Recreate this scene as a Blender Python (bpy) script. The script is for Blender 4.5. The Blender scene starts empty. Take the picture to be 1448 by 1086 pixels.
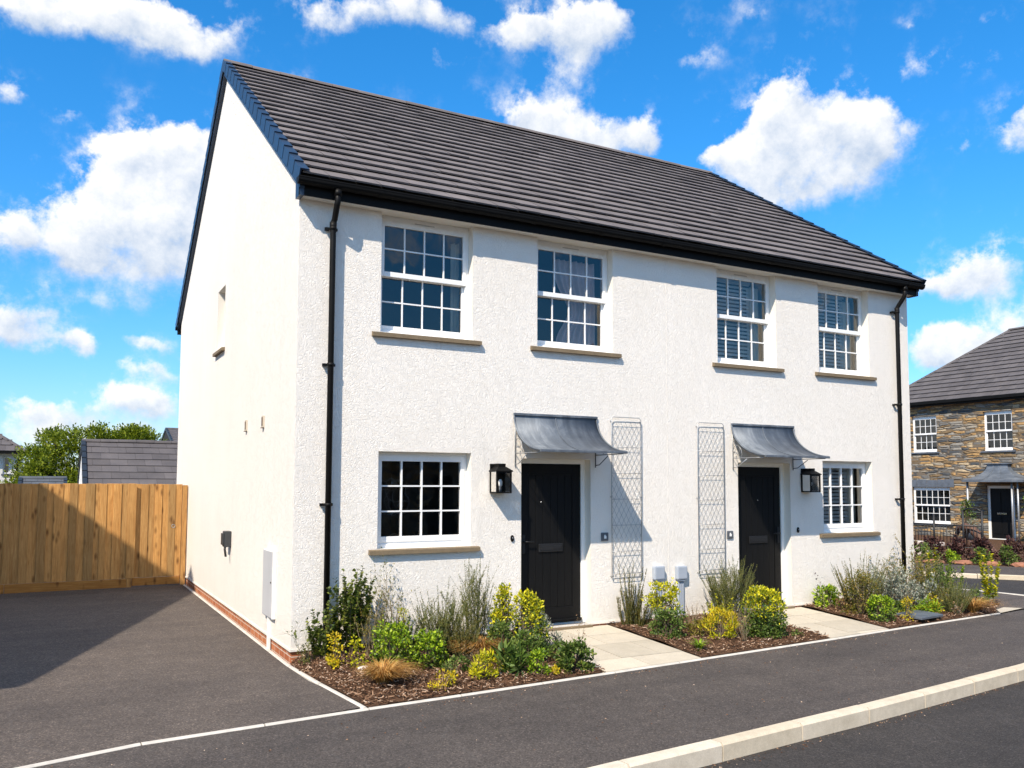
import bpy, math, random
from mathutils import Vector, Matrix
random.seed(7)
R = random.Random(11)
scene = bpy.context.scene
COL = scene.collection
PI = math.pi

# ------------------------------------------------------------------ helpers
def s2l(c):
    f = lambda v: v/12.92 if v <= .04045 else ((v+.055)/1.055)**2.4
    return tuple(f(x/255) for x in c)

class MB:
    """collects shapes and links them as one mesh object"""
    def __init__(s): s.v = []; s.f = []; s.sm = []
    def add(s, vs, fs, smooth=False, M=None):
        n = len(s.v)
        if M is not None: vs = [tuple(M @ Vector(p)) for p in vs]
        s.v.extend([tuple(p) for p in vs])
        s.f.extend([tuple(i+n for i in q) for q in fs])
        s.sm.extend([smooth]*len(fs))
    def box(s, a, b, M=None):
        x0, y0, z0 = a; x1, y1, z1 = b
        s.add([(x0,y0,z0),(x1,y0,z0),(x1,y1,z0),(x0,y1,z0),(x0,y0,z1),(x1,y0,z1),(x1,y1,z1),(x0,y1,z1)],
              [(0,3,2,1),(4,5,6,7),(0,1,5,4),(1,2,6,5),(2,3,7,6),(3,0,4,7)], False, M)
    def bevbox(s, a, b, r=.006, M=None):
        """box with chamfered edges"""
        bm = bmesh.new(); 
        x0, y0, z0 = a; x1, y1, z1 = b
        vs = [bm.verts.new(p) for p in [(x0,y0,z0),(x1,y0,z0),(x1,y1,z0),(x0,y1,z0),(x0,y0,z1),(x1,y0,z1),(x1,y1,z1),(x0,y1,z1)]]
        for q in [(0,3,2,1),(4,5,6,7),(0,1,5,4),(1,2,6,5),(2,3,7,6),(3,0,4,7)]: bm.faces.new([vs[i] for i in q])
        bmesh.ops.bevel(bm, geom=bm.edges[:], offset=r, segments=2, affect='EDGES', profile=.6)
        bm.verts.index_update()
        s.add([v.co[:] for v in bm.verts], [tuple(v.index for v in f.verts) for f in bm.faces], False, M)
        bm.free()
    def quad(s, *p): s.add(p, [tuple(range(len(p)))])
    def tube(s, pts, r, n=8, cap=True, smooth=True):
        pts = [Vector(p) for p in pts]
        rs = r if isinstance(r, (list, tuple)) else [r]*len(pts)
        vs = []; fs = []
        prev = None
        for i, p in enumerate(pts):
            t = (pts[min(i+1, len(pts)-1)] - pts[max(i-1, 0)])
            if t.length < 1e-9: t = Vector((0,0,1))
            t.normalize()
            if prev is None:
                a = Vector((1,0,0)) if abs(t.x) < .8 else Vector((0,1,0))
            else: a = prev
            u = (a - t*a.dot(t))
            if u.length < 1e-6: u = t.orthogonal()
            u.normalize(); w = t.cross(u); prev = u
            for k in range(n):
                an = 2*PI*k/n
                vs.append(p + (u*math.cos(an) + w*math.sin(an))*rs[i])
        for i in range(len(pts)-1):
            for k in range(n):
                a = i*n+k; b = i*n+(k+1) % n
                fs.append((a, b, b+n, a+n))
        if cap:
            fs.append(tuple(range(n-1, -1, -1))); fs.append(tuple(range((len(pts)-1)*n, len(pts)*n)))
        s.add(vs, fs, smooth)
    def build(s, name, mat, parent=None):
        me = bpy.data.meshes.new(name)
        me.from_pydata(s.v, [], s.f)
        me.polygons.foreach_set('use_smooth', s.sm)
        me.update()
        if mat: me.materials.append(mat)
        o = bpy.data.objects.new(name, me); COL.objects.link(o)
        if parent: o.parent = parent
        return o
import bmesh

def tag(o, label=None, cat=None, group=None, kind=None):
    if label: o['label'] = label
    if cat: o['category'] = cat
    if group: o['group'] = group
    if kind: o['kind'] = kind
    return o
def empty(name, loc, label, cat, group=None, rz=0):
    o = bpy.data.objects.new(name, None); COL.objects.link(o)
    o.empty_display_size = .2; o.location = loc; o.rotation_euler = (0,0,rz)
    return tag(o, label, cat, group)
def copy_tree(o, parent=None):
    c = o.copy(); COL.objects.link(c)
    if parent is not None: c.parent = parent
    for ch in list(o.children): copy_tree(ch, c)
    return c

# ------------------------------------------------------------------ node helpers
class NT:
    def __init__(s, nt): s.nt = nt
    def n(s, t, ins=None, **kw):
        nd = s.nt.nodes.new(t)
        for k, v in kw.items(): setattr(nd, k, v)
        for k, v in (ins or {}).items():
            if hasattr(v, 'is_linked') or isinstance(v, bpy.types.NodeSocket): s.nt.links.new(v, nd.inputs[k])
            else: nd.inputs[k].default_value = v
        return nd
    def math(s, op, a, b=0., c=0., clamp=False):
        nd = s.nt.nodes.new('ShaderNodeMath'); nd.operation = op; nd.use_clamp = clamp
        for i, v in enumerate((a, b, c)):
            if isinstance(v, bpy.types.NodeSocket): s.nt.links.new(v, nd.inputs[i])
            else: nd.inputs[i].default_value = v
        return nd.outputs[0]
    def ramp(s, fac, stops, interp='LINEAR'):
        nd = s.nt.nodes.new('ShaderNodeValToRGB'); cr = nd.color_ramp; cr.interpolation = interp
        while len(cr.elements) > 1: cr.elements.remove(cr.elements[-1])
        for i, (p, c) in enumerate(stops):
            e = cr.elements[0] if i == 0 else cr.elements.new(p)
            e.position = p; e.color = (*c[:3], 1) if len(c) >= 3 else (c[0],)*3+(1,)
        s.nt.links.new(fac, nd.inputs[0]); return nd.outputs[0]
    def mix(s, fac, a, b, blend='MIX'):
        nd = s.nt.nodes.new('ShaderNodeMix'); nd.data_type = 'RGBA'; nd.blend_type = blend
        for k, v in ((0, fac), (6, a), (7, b)):
            if isinstance(v, bpy.types.NodeSocket): s.nt.links.new(v, nd.inputs[k])
            else: nd.inputs[k].default_value = v if k == 0 else (*v[:3], 1)
        return nd.outputs[2]
    def noise(s, vec, scale, detail=4, rough=.55, dist=0., out=0):
        nd = s.n('ShaderNodeTexNoise', {'Scale': scale, 'Detail': detail, 'Roughness': rough, 'Distortion': dist})
        if vec is not None: s.nt.links.new(vec, nd.inputs['Vector'])
        return nd.outputs[out]
    def scale(s, vec, sc):
        nd = s.n('ShaderNodeVectorMath', {0: vec, 1: sc}, operation='MULTIPLY'); return nd.outputs[0]
def new_mat(name):
    m = bpy.data.materials.new(name); m.use_nodes = True
    nt = m.node_tree; nt.nodes.clear(); t = NT(nt)
    out = t.n('ShaderNodeOutputMaterial'); b = t.n('ShaderNodeBsdfPrincipled')
    nt.links.new(b.outputs[0], out.inputs[0])
    return m, t, b, out
def setp(t, b, **kw):
    names = {'col': 'Base Color', 'rough': 'Roughness', 'metal': 'Metallic', 'spec': 'Specular IOR Level', 'normal': 'Normal'}
    for k, v in kw.items():
        if isinstance(v, bpy.types.NodeSocket): t.nt.links.new(v, b.inputs[names[k]])
        elif k == 'col': b.inputs[names[k]].default_value = (*v[:3], 1)
        else: b.inputs[names[k]].default_value = v
def bump(t, h, dist=.01, strength=1., normal=None):
    nd = t.n('ShaderNodeBump', {'Height': h, 'Distance': dist, 'Strength': strength})
    if normal is not None: t.nt.links.new(normal, nd.inputs['Normal'])
    return nd.outputs[0]
def gpos(t): return t.n('ShaderNodeNewGeometry').outputs['Position']
def island(t): return t.n('ShaderNodeNewGeometry').outputs['Random Per Island']

M = {}
def simple(name, col, rough=.6, metal=0., spec=.5, var=.08, vscale=3., bumpd=0., bscale=60.):
    m, t, b, o = new_mat(name)
    p = gpos(t)
    nz = t.noise(p, vscale, 5, .6)
    f = t.math('MULTIPLY_ADD', nz, 2*var, 1-var)
    c = t.n('ShaderNodeVectorMath', {0: (*col,), 1: f}, operation='SCALE') if False else None
    cc = t.mix(1., (*col, 1), t.ramp(nz, [(.3, (1-var,)*3), (.7, (1+var,)*3)]), 'MULTIPLY')
    rr = t.math('MULTIPLY_ADD', t.noise(p, vscale*4, 4), .25, rough-.125, True)
    setp(t, b, col=cc, rough=rr, metal=metal, spec=spec)
    if bumpd: setp(t, b, normal=bump(t, t.noise(p, bscale, 4), bumpd))
    M[name] = m; return m

# --- render on the walls (roughcast with short worm-like trowel marks)
def mat_render(name, col):
    m, t, b, o = new_mat(name); p = gpos(t)
    warp = t.noise(p, 7, 2, .5, 0, 1)
    wv = t.n('ShaderNodeVectorMath', {0: warp, 1: (.12,.12,.12), 2: p}, operation='MULTIPLY_ADD').outputs[0]
    n1 = t.noise(wv, 40, 2.5, .5, 1.2)
    ridge = t.math('SUBTRACT', 1., t.math('MULTIPLY', t.math('ABSOLUTE', t.math('SUBTRACT', n1, .5)), 5.), 0, True)
    n2 = t.noise(p, 90, 3, .6)
    h = t.math('ADD', t.math('MULTIPLY', ridge, .7), t.math('MULTIPLY', n2, .45))
    big = t.noise(p, .7, 5, .6)
    streak = t.noise(t.scale(p, (5., 5., .35)), 1., 4, .6)
    sep = t.n('ShaderNodeSeparateXYZ', {0: p})
    low = t.math('SUBTRACT', 1., t.math('MULTIPLY', sep.outputs[2], 1.6), 0, True)
    dirt = t.math('MULTIPLY', low, t.noise(p, 4., 5, .7), 0, True)
    c = t.mix(1., (*col, 1), t.ramp(big, [(.3, (.965,.96,.95)), (.7, (1.01,1.01,1.01))]), 'MULTIPLY')
    c = t.mix(t.math('MULTIPLY', t.ramp(streak, [(.50, (0,0,0)), (.8, (1,1,1))]), .14), c, (.62,.60,.55))
    c = t.mix(t.math('MULTIPLY', dirt, .38), c, (.50,.45,.37))
    setp(t, b, col=c, rough=.93, spec=.15, normal=bump(t, h, .0072, .8))
    M[name] = m
mat_render('render', (.87,.818,.748))
mat_render('render_far', (.74,.73,.71))
simple('verge_dark', (.022,.028,.036), .45, var=.15, vscale=2, spec=.3)
simple('reveal', (.80,.75,.66), .85, var=.04, bumpd=.002, bscale=80)
simple('soffit', (.82,.77,.68), .6, var=.03)
simple('upvc', (.84,.84,.83), .28, var=.02, vscale=1.)
simple('black_plastic', (.0055,.0052,.005), .55, var=.2, spec=.14)
simple('pipe_black', (.0065,.0062,.006), .5, var=.25, vscale=5, spec=.18)
simple('verge', (.018,.034,.062), .36, var=.15, vscale=2, spec=.4)  # black plastic; the blue sky reflection is mixed into the base colour
simple('door_frame', (.82,.81,.78), .35, var=.03)
simple('grey_plastic', (.37,.41,.47), .45, var=.06, vscale=4)
simple('meter_grey', (.50,.50,.51), .55, var=.05)
simple('meter_white', (.80,.79,.76), .5, var=.03)
simple('dark_socket', (.035,.037,.04), .4, var=.15)
simple('plate_grey', (.10,.11,.125), .4, var=.1)
simple('beige_plastic', (.55,.47,.36), .5, var=.05)
simple('steel', (.36,.37,.38), .45, metal=.6, var=.15, vscale=8)
simple('chrome', (.6,.6,.6), .18, metal=1., var=.05)
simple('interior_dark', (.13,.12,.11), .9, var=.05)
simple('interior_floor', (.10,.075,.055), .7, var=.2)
simple('blind', (.80,.78,.74), .5, var=.05)
simple('curtain', (.80,.64,.62), .9, var=.10, vscale=9)
simple('curtain_cream', (.82,.77,.66), .9, var=.06, vscale=9)
simple('gilt', (.45,.34,.18), .35, metal=.5, var=.1)
simple('lead_light', (.85,.85,.82), .5)
simple('slate', (.10,.115,.14), .5, var=.25, vscale=6, bumpd=.004, bscale=30)
simple('edging', (.55,.51,.45), .85, var=.15, vscale=7, bumpd=.002, bscale=90)
simple('wall_slab', (.55,.48,.42), .85, var=.2, vscale=5)
simple('log', (.11,.055,.035), .7, var=.4, vscale=9, bumpd=.01, bscale=25)
simple('iron', (.012,.012,.013), .5, var=.2)
simple('redstone', (.30,.13,.075), .85, var=.4, vscale=8, bumpd=.01, bscale=20)
simple('pot', (.045,.055,.07), .45, var=.1)
simple('bark', (.13,.09,.06), .9, var=.35, vscale=20, bumpd=.004, bscale=50)
simple('twig', (.23,.18,.11), .85, var=.3, vscale=20)
simple('greenstem', (.16,.17,.07), .7, var=.3, vscale=20)
simple('earth', (.10,.085,.06), .95, var=.3, vscale=.6)

# --- galvanised canopy sheet
def mat_zinc():
    m, t, b, o = new_mat('zinc'); p = gpos(t)
    a = t.noise(t.scale(p, (9., 1.2, 1.2)), 1., 6, .65, .6)
    c1 = t.noise(p, 3.2, 6, .7, .8)
    f = t.math('ADD', t.math('MULTIPLY', a, .5), t.math('MULTIPLY', c1, .5))
    col = t.ramp(f, [(.34, (.07,.082,.10)), (.5, (.125,.145,.172)), (.64, (.215,.238,.265)), (.8, (.37,.39,.415))])
    setp(t, b, col=col, rough=t.math('MULTIPLY_ADD', c1, .35, .38), metal=.25, spec=.4, normal=bump(t, a, .003, .5))
    M['zinc'] = m
mat_zinc()
# --- roof tiles
def mat_tile(name, base, lich=.5):
    m, t, b, o = new_mat(name); p = gpos(t)
    r = island(t); n = t.noise(p, 2.2, 6, .65); g = t.noise(p, 120, 3, .7)
    sp = t.noise(p, 9., 5, .75)
    c = t.mix(r, tuple(x*.86 for x in base), tuple(x*1.12 for x in base))
    c = t.mix(1., c, t.ramp(n, [(.3, (.82,.82,.84)), (.7, (1.15,1.13,1.1))]), 'MULTIPLY')
    c = t.mix(1., c, t.ramp(g, [(.25, (.72,.72,.72)), (.75, (1.25,1.25,1.25))]), 'MULTIPLY')
    c = t.mix(t.math('MULTIPLY', t.ramp(sp, [(.66, (0,0,0)), (.78, (1,1,1))]), lich), c, (.24,.225,.20))
    setp(t, b, col=c, rough=.80, spec=.25, normal=bump(t, g, .003, .6))
    M[name] = m
mat_tile('tile', (.158,.140,.137))
mat_tile('tile_far', (.105,.096,.098), .15)
simple('tile_under', (.012,.011,.011), .9)
simple('tile_grey_far', (.075,.085,.10), .8, var=.2)
# --- brick plinth
def mat_brick():
    m, t, b, o = new_mat('brick'); tc = gpos(t)
    sep = t.n('ShaderNodeSeparateXYZ', {0: tc})
    u = t.math('ADD', sep.outputs[0], sep.outputs[1])
    vec = t.n('ShaderNodeCombineXYZ', {0: u, 1: sep.outputs[2]}).outputs[0]
    br = t.n('ShaderNodeTexBrick', {'Vector': vec, 'Color1': (.36,.115,.05,1), 'Color2': (.50,.20,.09,1), 'Mortar': (.55,.46,.38,1),
             'Scale': 1., 'Mortar Size': .006, 'Brick Width': .225, 'Row Height': .075, 'Bias': 0.})
    n = t.noise(tc, 14, 5, .7)
    c = t.mix(1., br.outputs[0], t.ramp(n, [(.3, (.7,.68,.66)), (.7, (1.15,1.15,1.15))]), 'MULTIPLY')
    c = t.mix(t.math('MULTIPLY', t.ramp(t.noise(tc, 8, 4, .7), [(.62, (0,0,0)), (.72, (1,1,1))]), .5), c, (.62,.57,.52))
    setp(t, b, col=c, rough=.9, spec=.2, normal=bump(t, t.math('ADD', br.outputs[1], t.math('MULTIPLY', n, -.6)), .006, -.7))
    M['brick'] = m
mat_brick()
# --- asphalt
def mat_asphalt(name, base, grit=1.):
    m, t, b, o = new_mat(name); p = gpos(t)
    g = t.noise(p, 130, 3, .7); v = t.n('ShaderNodeTexVoronoi', {'Vector': p, 'Scale': 95.}).outputs['Color']
    vs = t.n('ShaderNodeSeparateColor', {0: v}).outputs[0]
    big = t.noise(p, .55, 6, .62); mid = t.noise(p, 5, 5, .6); stn = t.noise(p, 1.6, 6, .7, .8)
    lane = t.noise(t.scale(p, (.25, 2.6, 1.)), 1., 4, .6)
    c = t.mix(1., (*base, 1), t.ramp(vs, [(0, (.55,.55,.55)), (.75, (1.1,1.1,1.1)), (.93, (1.35,1.33,1.3)), (1, (2.1,2.0,1.95))]), 'MULTIPLY')
    c = t.mix(1., c, t.ramp(big, [(.3, (.80,.80,.82)), (.7, (1.18,1.16,1.14))]), 'MULTIPLY')
    c = t.mix(1., c, t.ramp(mid, [(.3, (.90,.90,.90)), (.7, (1.1,1.1,1.1))]), 'MULTIPLY')
    c = t.mix(1., c, t.ramp(lane, [(.35, (.90,.90,.91)), (.65, (1.1,1.09,1.08))]), 'MULTIPLY')
    sc = t.n('ShaderNodeTexWave', {'Vector': t.scale(p, (.35, 1., 1.)), 'Scale': .9, 'Distortion': 9., 'Detail': 3., 'Detail Scale': .6}, wave_type='BANDS').outputs['Fac']
    c = t.mix(t.math('MULTIPLY', t.ramp(sc, [(.996, (0,0,0)), (1., (1,1,1))]), .05), c, (.25,.24,.23))
    c = t.mix(t.math('MULTIPLY', t.ramp(stn, [(.58, (0,0,0)), (.74, (1,1,1))]), .36), c, tuple(x*.6 for x in base))
    c = t.mix(t.math('MULTIPLY', t.ramp(t.noise(p, 2.3, 7, .72), [(.60, (0,0,0)), (.80, (1,1,1))]), .30), c, tuple(x*1.9 for x in base))
    h = t.math('ADD', t.math('MULTIPLY', g, .5), t.math('MULTIPLY', vs, .5))
    setp(t, b, col=c, rough=.88, spec=.3, normal=bump(t, h, .006*grit, .8))
    M[name] = m
mat_asphalt('asphalt_drive', (.100,.084,.073))
mat_asphalt('asphalt_pavement', (.080,.069,.062))
mat_asphalt('asphalt_road', (.042,.038,.0355))
# --- kerb concrete
def mat_kerb():
    m, t, b, o = new_mat('kerb'); p = gpos(t)
    n = t.noise(p, 6, 6, .7); st = t.noise(t.scale(p, (6., 6., 1.)), 1., 5, .7)
    r = island(t); ag = t.noise(p, 160, 2, .6)
    c = t.mix(r, (.58,.50,.38), (.66,.59,.49))
    c = t.mix(1., c, t.ramp(n, [(.3, (.82,.80,.76)), (.65, (1.06,1.05,1.03))]), 'MULTIPLY')
    c = t.mix(1., c, t.ramp(ag, [(.3, (.86,.86,.86)), (.7, (1.08,1.08,1.08))]), 'MULTIPLY')
    c = t.mix(t.math('MULTIPLY', t.ramp(st, [(.6, (0,0,0)), (.75, (1,1,1))]), .45), c, (.20,.185,.165))
    setp(t, b, col=c, rough=.9, spec=.2, normal=bump(t, ag, .003, .6)); M['kerb'] = m
mat_kerb()
# --- sandstone paving and sills
def mat_sand(name, a, b2, vs=3.):
    m, t, b, o = new_mat(name); p = gpos(t)
    r = island(t); n = t.noise(p, vs, 6, .65, 1.); g = t.noise(p, 60, 4, .6)
    c = t.mix(t.math('MULTIPLY_ADD', n, .8, t.math('MULTIPLY_ADD', r, .6, -.2), True), a, b2)
    c = t.mix(1., c, t.ramp(g, [(.3, (.9,.9,.9)), (.7, (1.07,1.07,1.07))]), 'MULTIPLY')
    setp(t, b, col=c, rough=.85, spec=.25, normal=bump(t, t.math('ADD', n, t.math('MULTIPLY', g, .3)), .008, .6)); M[name] = m
mat_sand('paving', (.40,.355,.28), (.62,.55,.44))
mat_sand('sill_stone', (.125,.092,.056), (.255,.195,.125), 8.)
simple('mortar', (.42,.38,.32), .95, var=.1, vscale=10)
# --- soil + bark chips
def mat_soil():
    m, t, b, o = new_mat('soil'); p = gpos(t)
    n = t.noise(p, 26, 6, .7); n2 = t.noise(p, 5, 4, .6)
    c = t.ramp(n, [(.3, (.035,.020,.012)), (.5, (.10,.055,.032)), (.72, (.21,.125,.075))])
    c = t.mix(1., c, t.ramp(n2, [(.3, (.7,.7,.7)), (.7, (1.2,1.15,1.1))]), 'MULTIPLY')
    setp(t, b, col=c, rough=.95, spec=.15, normal=bump(t, n, .03, 1.)); M['soil'] = m
    m, t, b, o = new_mat('chips'); r = island(t)
    c = t.ramp(r, [(0, (.035,.019,.011)), (.35, (.11,.055,.030)), (.68, (.22,.12,.068)), (.86, (.38,.24,.15)), (1., (.60,.46,.35))])
    n = t.noise(gpos(t), 70, 3, .6)
    c = t.mix(1., c, t.ramp(n, [(.3, (.75,.75,.75)), (.7, (1.15,1.15,1.15))]), 'MULTIPLY')
    setp(t, b, col=c, rough=.9, spec=.2); M['chips'] = m
mat_soil()
# --- timber
def mat_wood(name, a, b2, knots=True, ax='z'):
    m, t, b, o = new_mat(name); p = gpos(t); r = island(t)
    off = t.n('ShaderNodeCombineXYZ', {0: t.math('MULTIPLY', r, 37.), 1: t.math('MULTIPLY', r, 11.), 2: t.math('MULTIPLY', r, 23.)}).outputs[0]
    q = t.n('ShaderNodeVectorMath', {0: p, 1: off}, operation='ADD').outputs[0]
    sc = (9., 9., .7) if ax == 'z' else (.7, 9., 9.)
    grain = t.noise(t.scale(q, sc), 2.2, 6, .65, 1.6)
    fine = t.noise(t.scale(q, tuple(x*5 for x in sc)), 1.6, 4, .6)
    c = t.mix(t.ramp(grain, [(.32, (0,0,0)), (.68, (1,1,1))]), a, b2)
    c = t.mix(1., c, t.mix(r, (.66,.70,.76), (1.18,1.10,1.0)), 'MULTIPLY')
    c = t.mix(1., c, t.ramp(fine, [(.3, (.86,.84,.82)), (.7, (1.08,1.08,1.08))]), 'MULTIPLY')
    blot = t.noise(q, 1.7, 4, .6)
    c = t.mix(t.math('MULTIPLY', t.ramp(blot, [(.5, (0,0,0)), (.75, (1,1,1))]), .45), c, tuple(x*.62 for x in b2))
    if knots:
        v = t.n('ShaderNodeTexVoronoi', {'Vector': t.scale(q, (9., 1., 3.4)), 'Scale': 1., 'Randomness': 1.})
        k = t.ramp(v.outputs['Distance'], [(.06, (1,1,1)), (.17, (.6,.6,.6)), (.32, (0,0,0))])
        rnd = t.n('ShaderNodeSeparateColor', {0: v.outputs['Color']}).outputs[1]
        k = t.math('MULTIPLY', k, t.math('GREATER_THAN', rnd, .35))
        c = t.mix(t.math('MULTIPLY', k, .8), c, (.085,.032,.010))
    setp(t, b, col=c, rough=.75, spec=.2, normal=bump(t, fine, .004, .6)); M[name] = m
mat_wood('fence_wood', (.57,.335,.125), (.38,.195,.062))
mat_wood('fence_rail', (.46,.235,.065), (.33,.145,.035), True, 'x')
# --- painted door with fine woodgrain
def mat_door():
    m, t, b, o = new_mat('door_black'); p = gpos(t)
    g = t.noise(t.scale(p, (60., 60., 2.5)), 1., 5, .65, .8)
    setp(t, b, col=t.mix(g, (.003,.003,.0031), (.0065,.0065,.0068)), rough=t.math('MULTIPLY_ADD', g, .25, .42), spec=.22, normal=bump(t, g, .002, .7)); M['door_black'] = m
mat_door()
# --- glass: see through, reflects the street and sky
def mat_glass(name='glass', k=2.0, tint=(.86,.88,.88)):
    m = bpy.data.materials.new(name); m.use_nodes = True; nt = m.node_tree; nt.nodes.clear(); t = NT(nt)
    out = t.n('ShaderNodeOutputMaterial'); tr = t.n('ShaderNodeBsdfTransparent', {0: (*tint, 1)})
    gl = t.n('ShaderNodeBsdfGlossy', {0: (.98,.95,.90,1), 1: .0})
    p = gpos(t)
    nb = bump(t, t.noise(p, 2.3, 2, .5), .004, 1.)
    nt.links.new(nb, gl.inputs['Normal'])
    fr = t.n('ShaderNodeFresnel', {'IOR': 1.5}).outputs[0]
    fac = t.math('MULTIPLY', fr, k, 0, True)
    mx = t.n('ShaderNodeMixShader', {0: fac, 1: tr.outputs[0], 2: gl.outputs[0]})
    nt.links.new(mx.outputs[0], out.inputs[0]); M[name] = m
mat_glass()
mat_glass('lamp_glass', .9, (.9,.9,.9))
# --- rubble stone of the far house
def mat_rubble():
    m, t, b, o = new_mat('rubble'); tc = t.n('ShaderNodeTexCoord').outputs['Object']
    w = t.noise(tc, 1.4, 3, .6, 0, 1)
    q = t.n('ShaderNodeVectorMath', {0: w, 1: (.25,.05,.10), 2: tc}, operation='MULTIPLY_ADD').outputs[0]
    q = t.scale(q, (2.1, 1., 10.5))
    v = t.n('ShaderNodeTexVoronoi', {'Vector': q, 'Scale': 1., 'Randomness': .9}, distance='CHEBYCHEV')
    e = t.n('ShaderNodeTexVoronoi', {'Vector': q, 'Scale': 1., 'Randomness': .9}, feature='F2', distance='CHEBYCHEV')
    edge = t.math('SUBTRACT', e.outputs['Distance'], v.outputs['Distance'])
    r = t.n('ShaderNodeSeparateColor', {0: v.outputs['Color']}).outputs[0]
    c = t.ramp(r, [(0, (.08,.085,.09)), (.13, (.17,.165,.155)), (.27, (.28,.26,.225)), (.40, (.21,.145,.08)), (.52, (.43,.265,.115)), (.70, (.32,.28,.22)), (.80, (.36,.235,.12)), (.92, (.46,.36,.23))], 'CONSTANT')
    c = t.mix(1., c, t.ramp(t.noise(tc, 9, 5, .7), [(.3, (.7,.7,.7)), (.7, (1.2,1.2,1.2))]), 'MULTIPLY')
    mort = t.ramp(edge, [(.03, (1,1,1)), (.10, (0,0,0))])
    c = t.mix(mort, c, (.16,.125,.09))
    setp(t, b, col=c, rough=.9, spec=.2, normal=bump(t, t.math('MINIMUM', edge, .3), .16, 1.)); M['rubble'] = m
mat_rubble()
# --- leaves
def leaf_mat(name, cols, rough=.5, trans=.25):
    m, t, b, o = new_mat(name); r = island(t)
    n = len(cols)
    c = t.ramp(r, [((i+.5)/n, cc) for i, cc in enumerate(cols)])
    clump = t.noise(gpos(t), 7., 3, .6)
    c = t.mix(1., c, t.ramp(clump, [(.3, (.78,.80,.78)), (.7, (1.2,1.18,1.1))]), 'MULTIPLY')
    setp(t, b, col=c, rough=rough, spec=.35)
    tl = t.n('ShaderNodeBsdfTranslucent', {0: c})
    mx = t.n('ShaderNodeMixShader', {0: trans, 1: b.outputs[0], 2: tl.outputs[0]})
    t.nt.links.new(mx.outputs[0], o.inputs[0]); M[name] = m
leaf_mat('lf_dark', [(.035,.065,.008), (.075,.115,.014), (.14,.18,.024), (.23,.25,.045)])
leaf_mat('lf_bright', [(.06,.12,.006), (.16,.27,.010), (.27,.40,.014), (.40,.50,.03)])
leaf_mat('lf_mid', [(.04,.075,.012), (.075,.13,.02), (.12,.19,.03), (.20,.25,.06)])
leaf_mat('lf_yellow', [(.13,.19,.008), (.38,.38,.008), (.58,.53,.010), (.70,.62,.02)])
leaf_mat('lf_gold', [(.36,.27,.010), (.60,.45,.012), (.70,.50,.02), (.36,.37,.015)])
leaf_mat('lf_rosemary', [(.06,.075,.014), (.11,.135,.024), (.17,.19,.036), (.26,.215,.05)])
leaf_mat('lf_olive', [(.055,.070,.010), (.12,.125,.016), (.20,.18,.025), (.28,.19,.04)])
leaf_mat('lf_silver', [(.14,.17,.12), (.24,.27,.21), (.36,.38,.32), (.48,.48,.42)])
leaf_mat('lf_bronze', [(.26,.11,.020), (.44,.21,.045), (.56,.30,.08), (.62,.40,.15)], .6, .2)
leaf_mat('lf_purple', [(.020,.009,.010), (.045,.017,.018), (.085,.034,.034), (.12,.06,.05)])
leaf_mat('lf_dry', [(.14,.07,.03), (.26,.15,.07), (.36,.25,.14)], .7, .1)
leaf_mat('lf_tree', [(.07,.11,.008), (.14,.19,.010), (.21,.27,.014), (.30,.34,.02)], .55, .35)
leaf_mat('petal_white', [(.75,.74,.70), (.82,.80,.76)], .6)
leaf_mat('petal_yellow', [(.75,.62,.03), (.80,.70,.05)], .6)
leaf_mat('petal_pink', [(.60,.40,.36), (.72,.62,.58)], .6)

# ------------------------------------------------------------------ sun, sky, camera
SUNV = Vector((1.306, 1., -1.676)).normalized()      # way the sunlight travels
sun = bpy.data.lights.new('sun', 'SUN'); sun.energy = 4.6; sun.angle = math.radians(.53); sun.color = (1., .89, .745)
so = bpy.data.objects.new('sun', sun); COL.objects.link(so)
so.rotation_euler = SUNV.to_track_quat('-Z', 'Y').to_euler(); so.location = (-20,-16,26)
SUN_EL = math.asin(-SUNV.z); SUN_AZ = math.atan2(-SUNV.x, -SUNV.y)

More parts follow.
